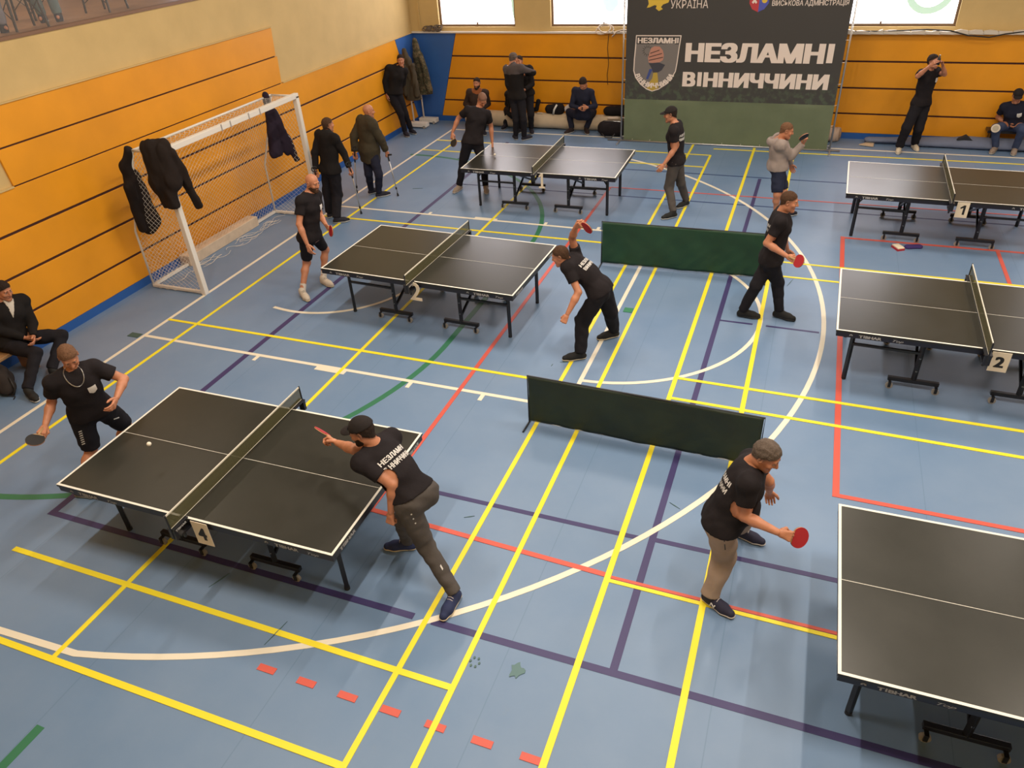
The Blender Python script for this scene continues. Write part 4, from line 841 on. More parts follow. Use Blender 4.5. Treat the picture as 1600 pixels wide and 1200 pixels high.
# balls
M_BALL = mat('ball_white', (.85, .80, .68), .4)
def ball(loc, lab):
    bm = bmesh.new(); bmesh.ops.create_uvsphere(bm, u_segments=24, v_segments=14, radius=.02); me = bpy.data.meshes.new('table_tennis_ball'); bm.to_mesh(me); bm.free()
    for p in me.polygons: p.use_smooth = True
    me.materials.append(M_BALL); o = bpy.data.objects.new('table_tennis_ball', me); C.objects.link(o); o.location = loc; tag(o, lab, 'ball')
ball((-4.905, 3.462, .95), 'small white ball in flight above the left half of the nearest table')
ball((-5.17, 12.16, .80), 'white ball under the hand of the bending server')

# ---------------------------------------------------------------- handball goal
goal = empty('handball_goal', (-8.2, 9.0, 0)); tag(goal, 'white handball goal with a sagging net against the orange wall', 'goal')
gx, y0, y1, gh = -7.98+8.2, -1.55, 1.55, 2.10
bx = -8.46+8.2; fx = -8.96+8.2
q = MB().box(gx-.04, gx+.04, y0-.04, y0+.04, 0, gh).build('goal_post', M_WHITEP, goal); bevel(q, .008, 2)
q = MB().box(gx-.04, gx+.04, y1-.04, y1+.04, 0, gh).build('goal_post', M_WHITEP, goal); bevel(q, .008, 2)
q = MB().box(gx-.04, gx+.04, y0-.04, y1+.04, gh-.04, gh+.04).build('crossbar', M_WHITEP, goal); bevel(q, .008, 2)
for y in (y0, y1):
    MB().tube([(gx, y, gh), (bx, y, gh)], .016, 8).build('top_stay', M_WHITEP, goal, smooth=True)
    MB().tube([(bx, y, gh), (fx+.02, y, .9), (fx, y, .04)], .016, 8).build('rear_stay', M_WHITEP, goal, smooth=True)
    MB().bar((gx, y, .03), (fx, y, .03), .04).build('ground_bar', M_WHITEP, goal)
MB().tube([(bx, y0, gh), (bx, y1, gh)], .018, 8).build('rear_top_bar', M_WHITEP, goal, smooth=True)
MB().bar((fx, y0, .03), (fx, y1, .03), .04).build('ground_bar', M_WHITEP, goal)
for k, yy in enumerate((-.35, -.15, .28, .55)):
    MB().box(gx+.041, gx+.043, yy-.012, yy+.012, gh-.05, gh+.045).build('lashing', mat('grey_tape', (.35, .32, .30), .7), goal)
M_GNET = mat('white_netting', (.72, .66, .58), .9)
nb = MB(); rn = random.Random(3)
def netgrid(fn, nu, nv, r=.0026):
    P = [[fn(i/nu, j/nv) for j in range(nv+1)] for i in range(nu+1)]
    # diamonds: zigzag threads
    for i in range(nu):
        nb.tube([P[i+(j % 2)][j] for j in range(nv+1)], r, 3, caps=False)
        nb.tube([P[i+((j+1) % 2)][j] for j in range(nv+1)], r, 3, caps=False)
def sag(p, s): return (p[0]+s*math.sin(7*p[1]+p[2]*5)*.012, p[1]+s*math.cos(9*p[2]+p[1])*.012, p[2])
netgrid(lambda u, v: sag((gx+(bx-gx)*v, y0+(y1-y0)*u, gh-.10*math.sin(PI*v)*math.sin(PI*u)), 1), 34, 6)
def backf(u, v):
    z = gh*(1-v)+.03*v; xb = bx+(fx-bx)*min(1, v*1.5)**.8; b = .10*math.sin(PI*min(1, v*1.1))*math.sin(PI*u)
    return sag((xb+.06*math.sin(PI*v)+b, y0+(y1-y0)*u, z), 1.5)
netgrid(backf, 34, 26)
def sidef(yy):
    def f(u, v):
        z = gh*(1-v)+.03*v; xb = bx+(fx-bx)*min(1, v*1.5)**.8+.05*math.sin(PI*v); return sag((gx+(xb-gx)*u, yy, z), 1)
    return f
netgrid(sidef(y0), 9, 26); netgrid(sidef(y1), 9, 26)
# the spare hem of the net lying in loops on the floor
for k in range(26):
    yc = y0+.2+2.7*rn.random(); xc = fx+.16+.22*rn.random()*(1-abs(yc)/2); L_ = .2+.3*rn.random(); ph = rn.random()*6
    nb.tube([(xc+.06*math.sin(ph+t*5)+.05*t, yc+L_*(t-.5), .006+.02*abs(math.sin(ph+4*t))) for t in np.linspace(0, 1, 9)], .0028, 3, caps=False)
for yy in (y0, y1):
    for k in range(8):
        ph = rn.random()*6; nb.tube([(gx-.1-.8*t, yy+.04*math.sin(ph+t*9), .012+.03*abs(math.sin(ph+7*t))) for t in np.linspace(0, 1, 12)], .0028, 3, caps=False)
net_o = nb.build('goal_net', M_GNET, goal, fix=False); tag(net_o, 'white knotted goal netting', kind='stuff')
# pale beam lying on the floor behind the goal net
b_ = MB().box(-.12, .12, -.88, .88, 0, .17).build('floor_beam', mat('pale_beam', (.62, .50, .38), .6, noise=.1)); b_.location = (-8.84, 8.98+.1, 0); bevel(b_, .01, 2); b_.location.x = -8.99+.0
b_.scale = (.85, 1, 1)
tag(b_, 'long pale beam lying behind the goal net along the wall', 'beam')

# ---------------------------------------------------------------- hanging garments
def garment(name, label, cat, m, base, prims, cuts=(), amp=.006, h=.012, stripes=None, group=None):
    P = np.array([p for q in prims for p in (q[0], q[1])]); v = Vol(P.min(0)-.14, P.max(0)+.14, h)
    for a, b_, ra, rb, fl, fk in prims: v.cone(a, b_, ra, rb, .03, flat=fl, fk=fk)
    v.folds(amp, zlib.crc32(label.encode()) % 997, 1.0, (1, 1, .35))
    for p, n, c_, r_ in cuts: v.cutball(p, n, c_, r_)
    root = empty(name, base); tag(root, label, cat, group); o = sdf_obj('fabric', [v.polys()], m, root, base); return root, o
JK = cloth('jacket_black', (.018, .012, .010)); ex = (1, 0, 0); ey_ = (0, 1, 0)
# hooded jacket on the rear top corner of the goal
garment('hooded_jacket', 'black hooded jacket hanging by its hood from the rear corner of the goal', 'jacket', JK, (-8.62, 7.42, 0), [
    ((-8.50, 7.43, 2.10), (-8.60, 7.38, 1.90), .07, .10, ex, 1.6), ((-8.60, 7.38, 1.90), (-8.62, 7.43, 1.72), .10, .10, ex, 1.5),
    ((-8.62, 7.44, 1.70), (-8.68, 7.50, 1.35), .13, .17, ex, 1.8), ((-8.68, 7.50, 1.35), (-8.72, 7.58, .98), .17, .17, ex, 1.9), ((-8.72, 7.60, .98), (-8.72, 7.72, .84), .13, .07, ex, 1.6),
    ((-8.60, 7.32, 1.62), (-8.70, 7.38, 1.0), .075, .07, ex, 1.2)], [((-8.7, 7.5, .86), (0, .5, -1), (-8.7, 7.7, .62), .34)], amp=.010)
garment('black_jacket', 'black jacket draped over the near front corner of the goal', 'jacket', JK, (-8.05, 7.48, 0), [
    ((-8.10, 7.40, 2.17), (-7.98, 7.52, 2.17), .10, .10, None, 1), ((-8.08, 7.38, 2.15), (-8.06, 7.36, 1.72), .13, .15, ey_, 1.5), ((-7.93, 7.45, 2.12), (-7.91, 7.46, 1.70), .10, .13, ex, 1.6),
    ((-8.08, 7.36, 1.75), (-8.05, 7.38, 1.38), .13, .08, ey_, 1.5), ((-7.90, 7.56, 2.05), (-7.89, 7.66, 1.60), .07, .065, None, 1), ((-7.89, 7.66, 1.60), (-7.88, 7.72, 1.28), .062, .05, None, 1),
    ((-7.96, 7.40, 1.75), (-7.96, 7.38, 1.42), .10, .08, None, 1)], [((-8.05, 7.4, 1.36), (0, 0, -1), (-8.08, 7.36, 1.16), .26)], amp=.010)
garment('navy_jacket', 'dark navy jacket hanging inside the far end of the goal net', 'jacket', cloth('jacket_navy', (.022, .015, .028)), (-8.4, 10.38, 0), [
    ((-8.44, 10.40, 2.12), (-8.42, 10.38, 1.85), .06, .09, ex, 1.3), ((-8.42, 10.36, 1.85), (-8.40, 10.28, 1.25), .10, .15, ex, 1.7), ((-8.38, 10.42, 1.85), (-8.34, 10.52, 1.25), .08, .13, ex, 1.7),
    ((-8.33, 10.5, 1.5), (-8.28, 10.62, 1.02), .07, .06, ex, 1.3)], [((-8.4, 10.3, 1.16), (0, 0, -1), (-8.42, 10.26, .98), .22)], amp=.010)
# white post stands in the far corner with two coats over them
M_OLIVE = cloth('coat_olive_grey', (.075, .060, .040))
def camo():
    m = bpy.data.materials.new('camouflage_cloth'); m.use_nodes = True; nt = m.node_tree; N = nt.nodes; L = nt.links; b = N['Principled BSDF']; tc = N.new('ShaderNodeTexCoord'); n = N.new('ShaderNodeTexNoise')
    n.inputs['Scale'].default_value = 14; n.inputs['Detail'].default_value = 3; L.new(tc.outputs['Object'], n.inputs['Vector']); r = N.new('ShaderNodeValToRGB'); r.color_ramp.interpolation = 'CONSTANT'
    e = r.color_ramp.elements; e[0].color = (.07, .055, .03, 1); e[1].position = .5; e[1].color = (.16, .12, .065, 1); x = e.new(.42); x.color = (.045, .05, .025, 1); x = e.new(.58); x.color = (.10, .075, .04, 1)
    L.new(n.outputs['Fac'], r.inputs['Fac']); L.new(r.outputs['Color'], b.inputs['Base Color']); b.inputs['Roughness'].default_value = .9; return m
for (x, y, lab) in ((-9.0, 16.30, 'nearer'), (-8.94, 16.72, 'farther')):
    r = empty('post_stand', (x, y, 0)); tag(r, 'white post on a wheeled floor base, the %s of two in the blue corner' % lab, 'stand', 'post stands')
    MB().tube([(0, 0, .1), (-.02, 0, 1.75)], .02, 10).build('post', M_WHITEP, r, smooth=True)
    q = MB().box(-.10, .36, -.09, .09, .03, .13).build('base', M_WHITEP, r); bevel(q, .01, 2)
    for wx in (.30, -.05): MB().tube([(wx, -.10, .035), (wx, -.06, .035)], .035, 12).build('wheel', M_CASTER, r)
garment('olive_coat', 'olive grey coat hung over the nearer post in the blue corner', 'coat', M_OLIVE, (-8.98, 16.24, 0), [
    ((-9.0, 16.26, 1.74), (-8.98, 16.26, 1.50), .06, .13, ey_, 1.3), ((-8.98, 16.26, 1.50), (-8.92, 16.26, .68), .14, .20, ey_, 1.5), ((-9.02, 16.15, 1.45), (-9.02, 16.10, .85), .07, .075, None, 1), ((-8.82, 16.2, 1.42), (-8.76, 16.18, .80), .07, .07, None, 1)],
    [((-8.95, 16.2, .66), (0, 0, -1), (-8.95, 16.2, .42), .36)], amp=.010)
garment('camouflage_jacket', 'camouflage jacket hung over the farther post in the blue corner', 'jacket', camo(), (-8.9, 16.68, 0), [
    ((-8.93, 16.68, 1.88), (-8.90, 16.68, 1.55), .06, .12, ey_, 1.3), ((-8.89, 16.68, 1.55), (-8.80, 16.68, .74), .13, .19, ey_, 1.5), ((-8.76, 16.6, 1.5), (-8.62, 16.58, .82), .07, .075, None, 1)],
    [((-8.85, 16.6, .70), (0, 0, -1), (-8.85, 16.6, .46), .36)], amp=.010)

# ---------------------------------------------------------------- green court barriers
M_BAR = mat('dark_green_cover', (.010, .050, .022), .6, noise=.15, nscale=3, bump=.3, bscale=7); M_BAR2 = mat('dark_green_cover_worn', (.014, .026, .014), .6, noise=.2, nscale=3, bump=.3, bscale=7)
def barrier(x0, ya, x1, yb, hgt, m, label):
    c = Vector(((x0+x1)/2, (ya+yb)/2, 0)); th = math.atan2(yb-ya, x1-x0); L_ = math.hypot(x1-x0, yb-ya); r = empty('court_barrier', c, th); tag(r, label, 'barrier', 'green court barriers')
    nx, nz = 70, 18; V = []; F = []
    for side in (0, 1):
        for j in range(nz+1):
            for i in range(nx+1):
                u = i/nx; v_ = j/nz; x = -L_/2+L_*u; z = .035+(hgt-.035)*v_
                wv = .006*math.sin(u*9+v_*3)+.005*math.sin(u*31+v_*8+2)*math.sin(v_*PI)+.004*math.sin(u*60-v_*20)*(1-v_)
                y = (-.012 if side == 0 else .012)+wv; z += .006*math.sin(u*22)*(1-v_)
                V.append((x, y, z))
    n1 = (nx+1)*(nz+1)
    for side in (0, 1):
        for j in range(nz):
            for i in range(nx):
                a = side*n1+j*(nx+1)+i; q = (a, a+1, a+nx+2, a+nx+1); F.append(q if side == 0 else tuple(reversed(q)))
    for i in range(nx): a = nz*(nx+1)+i; F.append((a, a+1, n1+a+1, n1+a)); F.append((i+1, i, n1+i, n1+i+1))
    for j in range(nz): a = j*(nx+1); F.append((a+nx+1, a, n1+a, n1+a+nx+1)); b2 = a+nx; F.append((b2, b2+nx+1, n1+b2+nx+1, n1+b2))
    MB().add(V, F).build('cover', m, r, smooth=True, fix=False)
    MB().tube([(-L_/2-.01, 0, .02), (-L_/2-.01, 0, hgt), (L_/2+.01, 0, hgt), (L_/2+.01, 0, .02)], .010, 8).build('frame', M_BLACK, r, smooth=False)
    for x in (-L_/2-.01, L_/2+.01): MB().tube([(x, -.19, .01), (x, .19, .01)], .010, 8).build('foot', M_BLACK, r)
    MB().tube([(-L_/2, 0, .03), (L_/2, 0, .03)], .007, 6).build('lower_rail', M_GREYM, r)
barrier(-2.29, 5.86, .04, 5.80, .60, M_BAR2, 'nearer dark green fabric barrier standing between the players')
barrier(-2.57, 9.86, -.24, 9.92, .67, M_BAR, 'farther dark green fabric barrier behind the man with the raised bat')

# ---------------------------------------------------------------- banner
BY = 16.04; bn = empty('banner', (-1.67, BY, 0)); tag(bn, 'large dark banner with Ukrainian lettering and a shield, standing before the back wall', 'banner')
X0, X1, ZT = -3.74+1.67, .41+1.67, 3.45
def banner_mat():
    m = bpy.data.materials.new('banner_print'); m.use_nodes = True; nt = m.node_tree; N = nt.nodes; L = nt.links; b = N['Principled BSDF']; tc = N.new('ShaderNodeTexCoord'); sx = N.new('ShaderNodeSeparateXYZ'); L.new(tc.outputs['Object'], sx.inputs[0])
    n = N.new('ShaderNodeTexNoise'); n.inputs['Scale'].default_value = 9; n.inputs['Detail'].default_value = 4; L.new(tc.outputs['Object'], n.inputs['Vector'])
    r = N.new('ShaderNodeValToRGB'); r.color_ramp.interpolation = 'CONSTANT'; e = r.color_ramp.elements; e[0].color = (.050, .050, .048, 1); e[1].position = .57; e[1].color = (.075, .105, .07, 1); x = e.new(.50); x.color = (.060, .072, .055, 1)
    L.new(n.outputs['Fac'], r.inputs['Fac'])
    # camouflage specks fade out above z = 1.5
    mr = N.new('ShaderNodeMapRange'); mr.inputs['From Min'].default_value = 1.0; mr.inputs['From Max'].default_value = 1.5; mr.inputs['To Min'].default_value = .8; mr.inputs['To Max'].default_value = 0; L.new(sx.outputs['Z'], mr.inputs['Value'])
    mx = N.new('ShaderNodeMixRGB'); mx.inputs[1].default_value = (.050, .048, .047, 1); L.new(mr.outputs[0], mx.inputs[0]); L.new(r.outputs['Color'], mx.inputs[2]); L.new(mx.outputs[0], b.inputs['Base Color']); b.inputs['Roughness'].default_value = .6; return m
M_BAN = banner_mat(); M_BANG = mat('banner_green', (.135, .17, .10), .65, noise=.08, nscale=3, bump=.1, bscale=6); M_LET = mat('banner_white', (.80, .70, .64), .6)
def bwave(x, z): return (1 if z < .885 else .18)*(.012*math.sin(x*2.3+z)+.007*math.sin(x*5+z*4))
def bpanel(name, z0, z1, m, nz):
    nx = 60; V = []; F = []
    for s_ in (0, .004):
        for j in range(nz+1):
            for i in range(nx+1): x = X0+(X1-X0)*i/nx; z = z0+(z1-z0)*j/nz; V.append((x, bwave(x, z)+s_, z))
    n1 = (nx+1)*(nz+1)
    for s_ in (0, 1):
        for j in range(nz):
            for i in range(nx): a = s_*n1+j*(nx+1)+i; q = (a, a+1, a+nx+2, a+nx+1); F.append(q if s_ == 0 else tuple(reversed(q)))
    return MB().add(V, F).build(name, m, bn, smooth=True, fix=False)
bpanel('banner_sheet', .885, ZT, M_BAN, 40); q = bpanel('lower_sheet', .03, .885, M_BANG, 16); q['label'] = 'plain green lower part of the banner'
def btext(s, x0, x1, z0, z1, bold=.03, m=M_LET, dx=0, shear=0, fn=None):
    v, f = text_mesh(s, bold, shear); V = []
    for (a, b_), kl in zip(v, LASTK['k']):
        if fn: x, z = fn(a, b_)
        else: x = x0+(x1-x0)*a+dx*b_; z = z0+(z1-z0)*b_
        x += 1.67; V.append((x, bwave(x, z)-(.0085 if fn else .004)-.0001*kl, z))
    me = bpy.data.meshes.new('lettering'); me.from_pydata(V, [], f); me.materials.append(m); o = bpy.data.objects.new('lettering', me); C.objects.link(o); o.parent = bn; return o
btext('НЕЗЛАМНІ', -2.53, .23, 1.63, 1.99, .055); btext('ВІННИЧЧИНИ', -2.55, .23, 1.165, 1.445, .055)
btext('УКРАЇНА', -2.88, -2.16, 2.605, 2.79, .0); btext('ВІЙСЬКОВА АДМІНІСТРАЦІЯ', -.99, .34, 2.615, 2.75, .015)
def bshape(name, pts, m, off, lab=None):
    """flat print: a fan over a 2-D outline"""
    cx = sum(p[0] for p in pts)/len(pts); cz = sum(p[1] for p in pts)/len(pts); V = [(cx+1.67, bwave(cx+1.67, cz)-off, cz)]+[(p[0]+1.67, bwave(p[0]+1.67, p[1])-off, p[1]) for p in pts]
    n = len(pts); me = bpy.data.meshes.new(name); me.from_pydata(V, [], [(0, (i+1) % n+1, i+1) for i in range(n)]); me.materials.append(m); o = bpy.data.objects.new(name, me); C.objects.link(o); o.parent = bn
    if lab: o['label'] = lab
    return o
def px2b(x, y):  # crest drawn on a 1200-unit square over 100 x 100 photograph units
    return (-3.54+(x-190)*(.91/835), 2.125-(y-60)*(1.075/1050))
sh = [(190, 60), (1028, 60), (1005, 300), (985, 560), (965, 720), (900, 850), (790, 980), (660, 1070), (535, 1112), (420, 1070), (300, 980), (200, 850), (160, 720), (165, 500), (180, 280)]
bshape('crest_border', [px2b(*p) for p in sh], M_LET, .0035)
inn = [(600+(x-600)*.955, 560+(y-560)*.965) for x, y in sh]; bshape('crest_field', [px2b(*p) for p in inn], mat('crest_grey', (.19, .175, .17), .6), .0045)
bshape('crest_band', [px2b(*p) for p in [(205, 80), (1005, 80), (990, 222), (200, 222)]], M_BAN, .0052)
bshape('crest_fist', [px2b(*p) for p in [(480, 300), (540, 260), (640, 265), (700, 330), (725, 420), (715, 510), (640, 560), (520, 570), (450, 560), (430, 480), (450, 400)]], mat('crest_skin', (.50, .24, .18), .6), .0060)
for a, b_ in (((470, 390), (640, 330)), ((450, 460), (690, 390)), ((450, 520), (710, 460))):
    bshape('crest_line', [px2b(a[0], a[1]-7), px2b(b_[0], b_[1]-7), px2b(b_[0], b_[1]+7), px2b(a[0], a[1]+7)], M_INK, .0068)
bshape('crest_sleeve', [px2b(*p) for p in [(450, 575), (640, 555), (760, 600), (700, 700), (640, 740), (540, 750), (500, 650)]], mat('crest_dark', (.05, .05, .07), .6), .0064)
bshape('crest_ribbon_blue', [px2b(*p) for p in [(470, 680), (530, 690), (450, 880), (410, 870)]], mat('crest_blue', (.05, .08, .28), .6), .0066)
bshape('crest_ribbon_yellow', [px2b(*p) for p in [(545, 750), (620, 745), (640, 860), (660, 1040), (540, 1095), (430, 1050), (470, 940), (530, 860)]], mat('crest_yellow', (.48, .34, .06), .6), .0062)
for a in range(14):
    t = a*2*PI/14; c_ = (420, 345); bshape('crest_ray', [px2b(c_[0]+math.cos(t)*62+math.sin(t)*9, c_[1]+math.sin(t)*62-math.cos(t)*9), px2b(c_[0]+math.cos(t)*118, c_[1]+math.sin(t)*118), px2b(c_[0]+math.cos(t)*62-math.sin(t)*9, c_[1]+math.sin(t)*62+math.cos(t)*9)], M_BAN, .0055)
btext('НЕЗЛАМНІ', 0, 0, 0, 0, .04, fn=lambda a, b_: px2b(225+a*755, 205-b_*100))
def arcfn(a, b_):
    t = math.radians(197-214*a+0); t = math.radians(200-220*a); t = PI+.30+(PI-.60)*a; r = 340+(-b_)*105+50; return px2b(562+math.cos(t)*(r+5), 690-math.sin(t)*(r-10)*.93)
btext('ВІННИЧЧИНИ', 0, 0, 0, 0, .055, fn=arcfn)
M_YEL = mat('print_yellow', (.72, .50, .06), .6)
mp = [(1009, 12), (1012, 6), (1010, -4), (1020, -8), (1035, -9), (1044, -2), (1042, 4), (1034, 7), (1031, 11), (1034, 14), (1028, 17), (1023, 13), (1025, 9), (1019, 7), (1014, 11)]
def px2(x, y): return (-3.54+(x-994)*(.91/71), 2.125+(55-y)*(.63/55))
bshape('country_outline', [px2(*p) for p in mp], M_YEL, .005)
cr = [(1170, -14), (1200, -14), (1200, 2), (1197, 12), (1186, 18), (1175, 12), (1171, 2)]
cc = [(-1.40, 2.95), (-1.05, 2.95), (-1.05, 2.68), (-1.12, 2.58), (-1.23, 2.53), (-1.34, 2.58), (-1.40, 2.68)]
bshape('emblem_red', [p if p[0] < -1.2 else (-1.225, p[1]) for p in cc], mat('print_red', (.50, .05, .06), .6), .0045)
bshape('emblem_blue', [p if p[0] > -1.25 else (-1.225, p[1]) for p in cc], mat('print_blue', (.08, .10, .45), .6), .0050)
bshape('emblem_sun', [(-1.13+.05*math.cos(t), 2.73+.05*math.sin(t)) for t in np.linspace(0, 2*PI, 13)[:-1]], M_YEL, .006)
bshape('emblem_cross', [(-1.36, 2.70), (-1.33, 2.67), (-1.31, 2.70), (-1.28, 2.67), (-1.26, 2.70), (-1.29, 2.73), (-1.26, 2.76), (-1.31, 2.76), (-1.36, 2.76), (-1.33, 2.73)], M_LET, .006)
M_ALU = mat('aluminium', (.6, .6, .6), .35, metal=.9)
for x, lx in ((X0-.06, -1), (X1+.06, 1)):
    MB().tube([(x, .03, 0), (x, .03, ZT+.1)], .018, 10).build('upright', M_ALU, bn, smooth=True)
    MB().bar((x, -.35, .02), (x, .35, .02), .03).build('foot', M_ALU, bn)
    for k in range(9): z = .1+k*.39; MB().tube([(x, .03, z), (x-lx*.075, 0, z)], .004, 5).build('lashing', M_WHITEP, bn)
MB().tube([(X0-.35, -.02, .02), (X1+.25, -.02, .02)], .018, 8).build('ground_rail', M_ALU, bn, smooth=True)
MB().tube([(X0-.06, .03, ZT+.06), (X1+.06, .03, ZT+.06)], .018, 8).build('top_rail', M_ALU, bn, smooth=True)
for k in range(11): x = X0+.2+k*.38; MB().tube([(x, -.02, .03), (x, 0, .06)], .004, 5).build('lashing', M_WHITEP, bn)

# ---------------------------------------------------------------- rolls, mats, bags and things along the back wall
def roll(name, label, a, b_, r, m, seed=1, core=None):
    a, b_ = Vector(a), Vector(b_); rn = random.Random(seed); n = 26; pts = []; rr = []
    for i in range(n+1): t = i/n; pts.append(a.lerp(b_, t)+Vector((0, .02*math.sin(t*9), .008*math.sin(t*14)))); rr.append(r*(1+.05*math.sin(t*11)+.03*math.sin(t*29)))
    root = empty(name, (a+b_)/2-Vector((0, 0, r))); tag(root, label, 'carpet roll'); mbx = MB().tube([p-(a+b_)/2+Vector((0, 0, r)) for p in pts], rr, 20); mbx.build('rolled_sheet', m, root, smooth=True)
    sp = [(0, 0)]; e = MB(); ax = (b_-a).normalized(); c0 = b_-(a+b_)/2+Vector((0, 0, r)); u = Vector((0, 0, 1)); w_ = ax.cross(u)
    pl = [c0+ax*.012+(u*math.cos(t)+w_*math.sin(t))*(r*.9*t/14) for t in np.linspace(.5, 14, 50)]; e.tube(pl, .006, 4); e.build('roll_end', mat('roll_edge', (.40, .30, .20), .8), root)
    return root
roll('carpet_roll', 'cream carpet roll lying along the back wall under the seated men', (-7.75, 16.72, .175), (-3.95, 16.76, .175), .172, mat('cream_underlay', (.60, .47, .32), .9, noise=.12, nscale=3, bump=.15, bscale=12))
roll('carpet_roll', 'short pale roll end showing right of the banner', (.2, 16.75, .14), (.62, 16.75, .14), .14, mat('pale_underlay', (.55, .42, .34), .9))
v = Vol((.8, 16.3, -.05), (5.4, 17.05, .4), .022)
for a, b_, ra, rb, fk in (((1.2, 16.75, .07), (3.0, 16.74, .10), .10, .17, 1.9), ((2.9, 16.74, .10), (5.2, 16.75, .10), .18, .19, 1.8), ((1.9, 16.66, .06), (5.2, 16.62, .08), .09, .12, 1.6)): v.cone(a, b_, ra, rb, .05, flat=(0, .1, 1), fk=fk)
v.folds(.010, 5, .35, (.4, 1, 1)); v.plane((0, 0, .002), (0, 0, -1))
r = empty('folded_carpet', (3.0, 16.7, 0)); tag(r, 'slate blue carpet folded in a long heap along the back wall', 'carpet'); sdf_obj('sheet', [v.polys()], mat('slate_carpet', (.155, .185, .28), .9, noise=.1, nscale=4, bump=.15, bscale=30), r, (3.0, 16.7, 0))
q = MB().prism([(-1.98, -.18), (-1.72, -.26), (-1.70, -.05), (-1.84, -.02)], 'z', .012, .03).build('turned_corner', mat('cream_backing', (.60, .45, .30), .9), r); q['label'] = 'cream backing at the turned corner'
MB().prism([(-.05, .0), (.22, .0), (.10, .085)], 'y', -.10, .02).build('fold_shade', mat('fold_shade_dark', (.02, .02, .025), .9), r).location = (-.2, 0, .175)  # solid dark wedge, painted shade in the mouth of the carpet fold
def lump(name, label, cat, base, prims, m, amp=.004, h=.012, extra=None):
    P = np.array([p for q in prims for p in (q[0], q[1])]); v = Vol(P.min(0)-.2, P.max(0)+.2, h)
    for a, b_, ra, rb, fl, fk in prims: v.cone(a, b_, ra, rb, .03, flat=fl, fk=fk)
    v.folds(amp, zlib.crc32(label.encode()) % 997); v.plane((0, 0, base[2]+.002), (0, 0, -1)); root = empty(name, base); tag(root, label, cat); sdf_obj('shell', [v.polys()], m, root, base); return root
BAGM = cloth('bag_black', (.014, .011, .012)); GBAG = cloth('bag_charcoal', (.035, .028, .026)); M_STRAP = mat('strap_black', (.02, .018, .018), .6)
r = lump('sports_bag', 'bulging black sports bag on the floor left of the banner', 'bag', (-4.05, 16.36, 0), [((-4.25, 16.38, .16), (-3.88, 16.38, .17), .16, .16, None, 1)], BAGM)
MB().tube([(-.22, -.17, .10), (-.12, -.22, .03), (.02, -.22, .03), (.08, -.17, .10)], .012, 6).build('strap', M_STRAP, r, smooth=True)
MB().tube([(-.2, -.02, .325), (0, -.03, .335), (.18, -.02, .325)], .006, 5).build('zip', M_GREYM, r)
r = lump('duffel_bag', 'black duffel bag lying on the carpet roll beside the banner', 'bag', (-4.05, 16.74, .33), [((-4.28, 16.74, .44), (-3.86, 16.74, .46), .10, .11, None, 1)], BAGM)
lump('cloth_bundle', 'pale cloth bundle squeezed between the two black bags', 'cloth', (-4.12, 16.5, .30), [((-4.2, 16.52, .34), (-4.0, 16.52, .345), .035, .04, None, 1)], mat('pale_cloth', (.62, .5, .40), .9))
r = lump('rucksack', 'black rucksack with a white stripe lying on the roll beside the seated man', 'backpack', (-5.5, 16.74, .34), [((-5.66, 16.72, .44), (-5.42, 16.72, .45), .10, .13, None, 1)], BAGM)
MB().tube([(-.03, -.13, .02), (0, -.16, .12), (.06, -.12, .23)], .022, 8).build('white_stripe', M_WHITEP, r, smooth=True)
lump('pale_towel', 'pale towel stuffed behind the black rucksack on the roll', 'towel', (-5.22, 16.8, .34), [((-5.27, 16.78, .44), (-5.17, 16.78, .50), .06, .06, None, 1)], mat('towel', (.62, .55, .52), .95))
lump('paper_scrap', 'small crumpled pale paper lying on the carpet roll', 'paper', (-5.86, 16.66, .34), [((-5.93, 16.66, .355), (-5.82, 16.66, .355), .018, .018, None, 1)], mat('scrap', (.6, .5, .38), .9), .002, .006)
r = lump('boot', 'black boot standing on the roll right of the grey-haired man', 'boot', (-6.0, 16.74, .34), [((-6.08, 16.74, .39), (-5.98, 16.74, .43), .045, .045, None, 1), ((-5.98, 16.74, .42), (-5.93, 16.74, .60), .045, .055, None, 1)], BAGM, .002, .009)
r = lump('backpack', 'charcoal backpack slumped on the floor at the left edge', 'backpack', (-8.72, 4.62, 0), [((-8.74, 4.66, .14), (-8.70, 4.60, .34), .15, .12, None, 1), ((-8.56, 4.60, .10), (-8.60, 4.60, .22), .10, .09, None, 1)], GBAG, .006)
MB().tube([(.22, .02, .22), (.30, -.02, .10), (.26, -.04, .02), (.16, -.06, .02)], .012, 6).build('strap', M_STRAP, r, smooth=True)
MB().tube([(.20, -.08, .02), (.30, -.06, .012), (.33, -.11, .012)], .006, 5).build('strap_end', M_STRAP, r)
MB().tube([(-.05, -.13, .30), (.04, -.14, .22), (.10, -.11, .06)], .005, 5).build('zip', M_GREYM, r)
# bench under the seated spectator at the left
r = empty('bench', (-8.86, 4.7, 0)); tag(r, 'low wooden bench at the left wall under the seated spectator', 'bench')
q = MB().box(-.15, .15, -1.3, .65, .33, .37).build('seat', mat('bench_wood', (.35, .2, .09), .5, noise=.15), r); bevel(q, .006, 2)
for yy in (-1.1, .45): MB().box(-.13, .13, yy-.03, yy+.03, 0, .33).build('leg', mat('bench_wood'+'', (.35, .2, .09)), r)
# bench for the man seated at the right edge
r = empty('bench', (3.75, 16.84, 0)); tag(r, 'dark low bench under the capped man at the right edge', 'bench')
q = MB().box(-.5, .6, -.13, .13, .30, .35).build('seat', M_BLACK, r)
for xx in (-.42, .52): MB().box(xx-.02, xx+.02, -.12, .12, 0, .30).build('leg', M_BLACK, r)
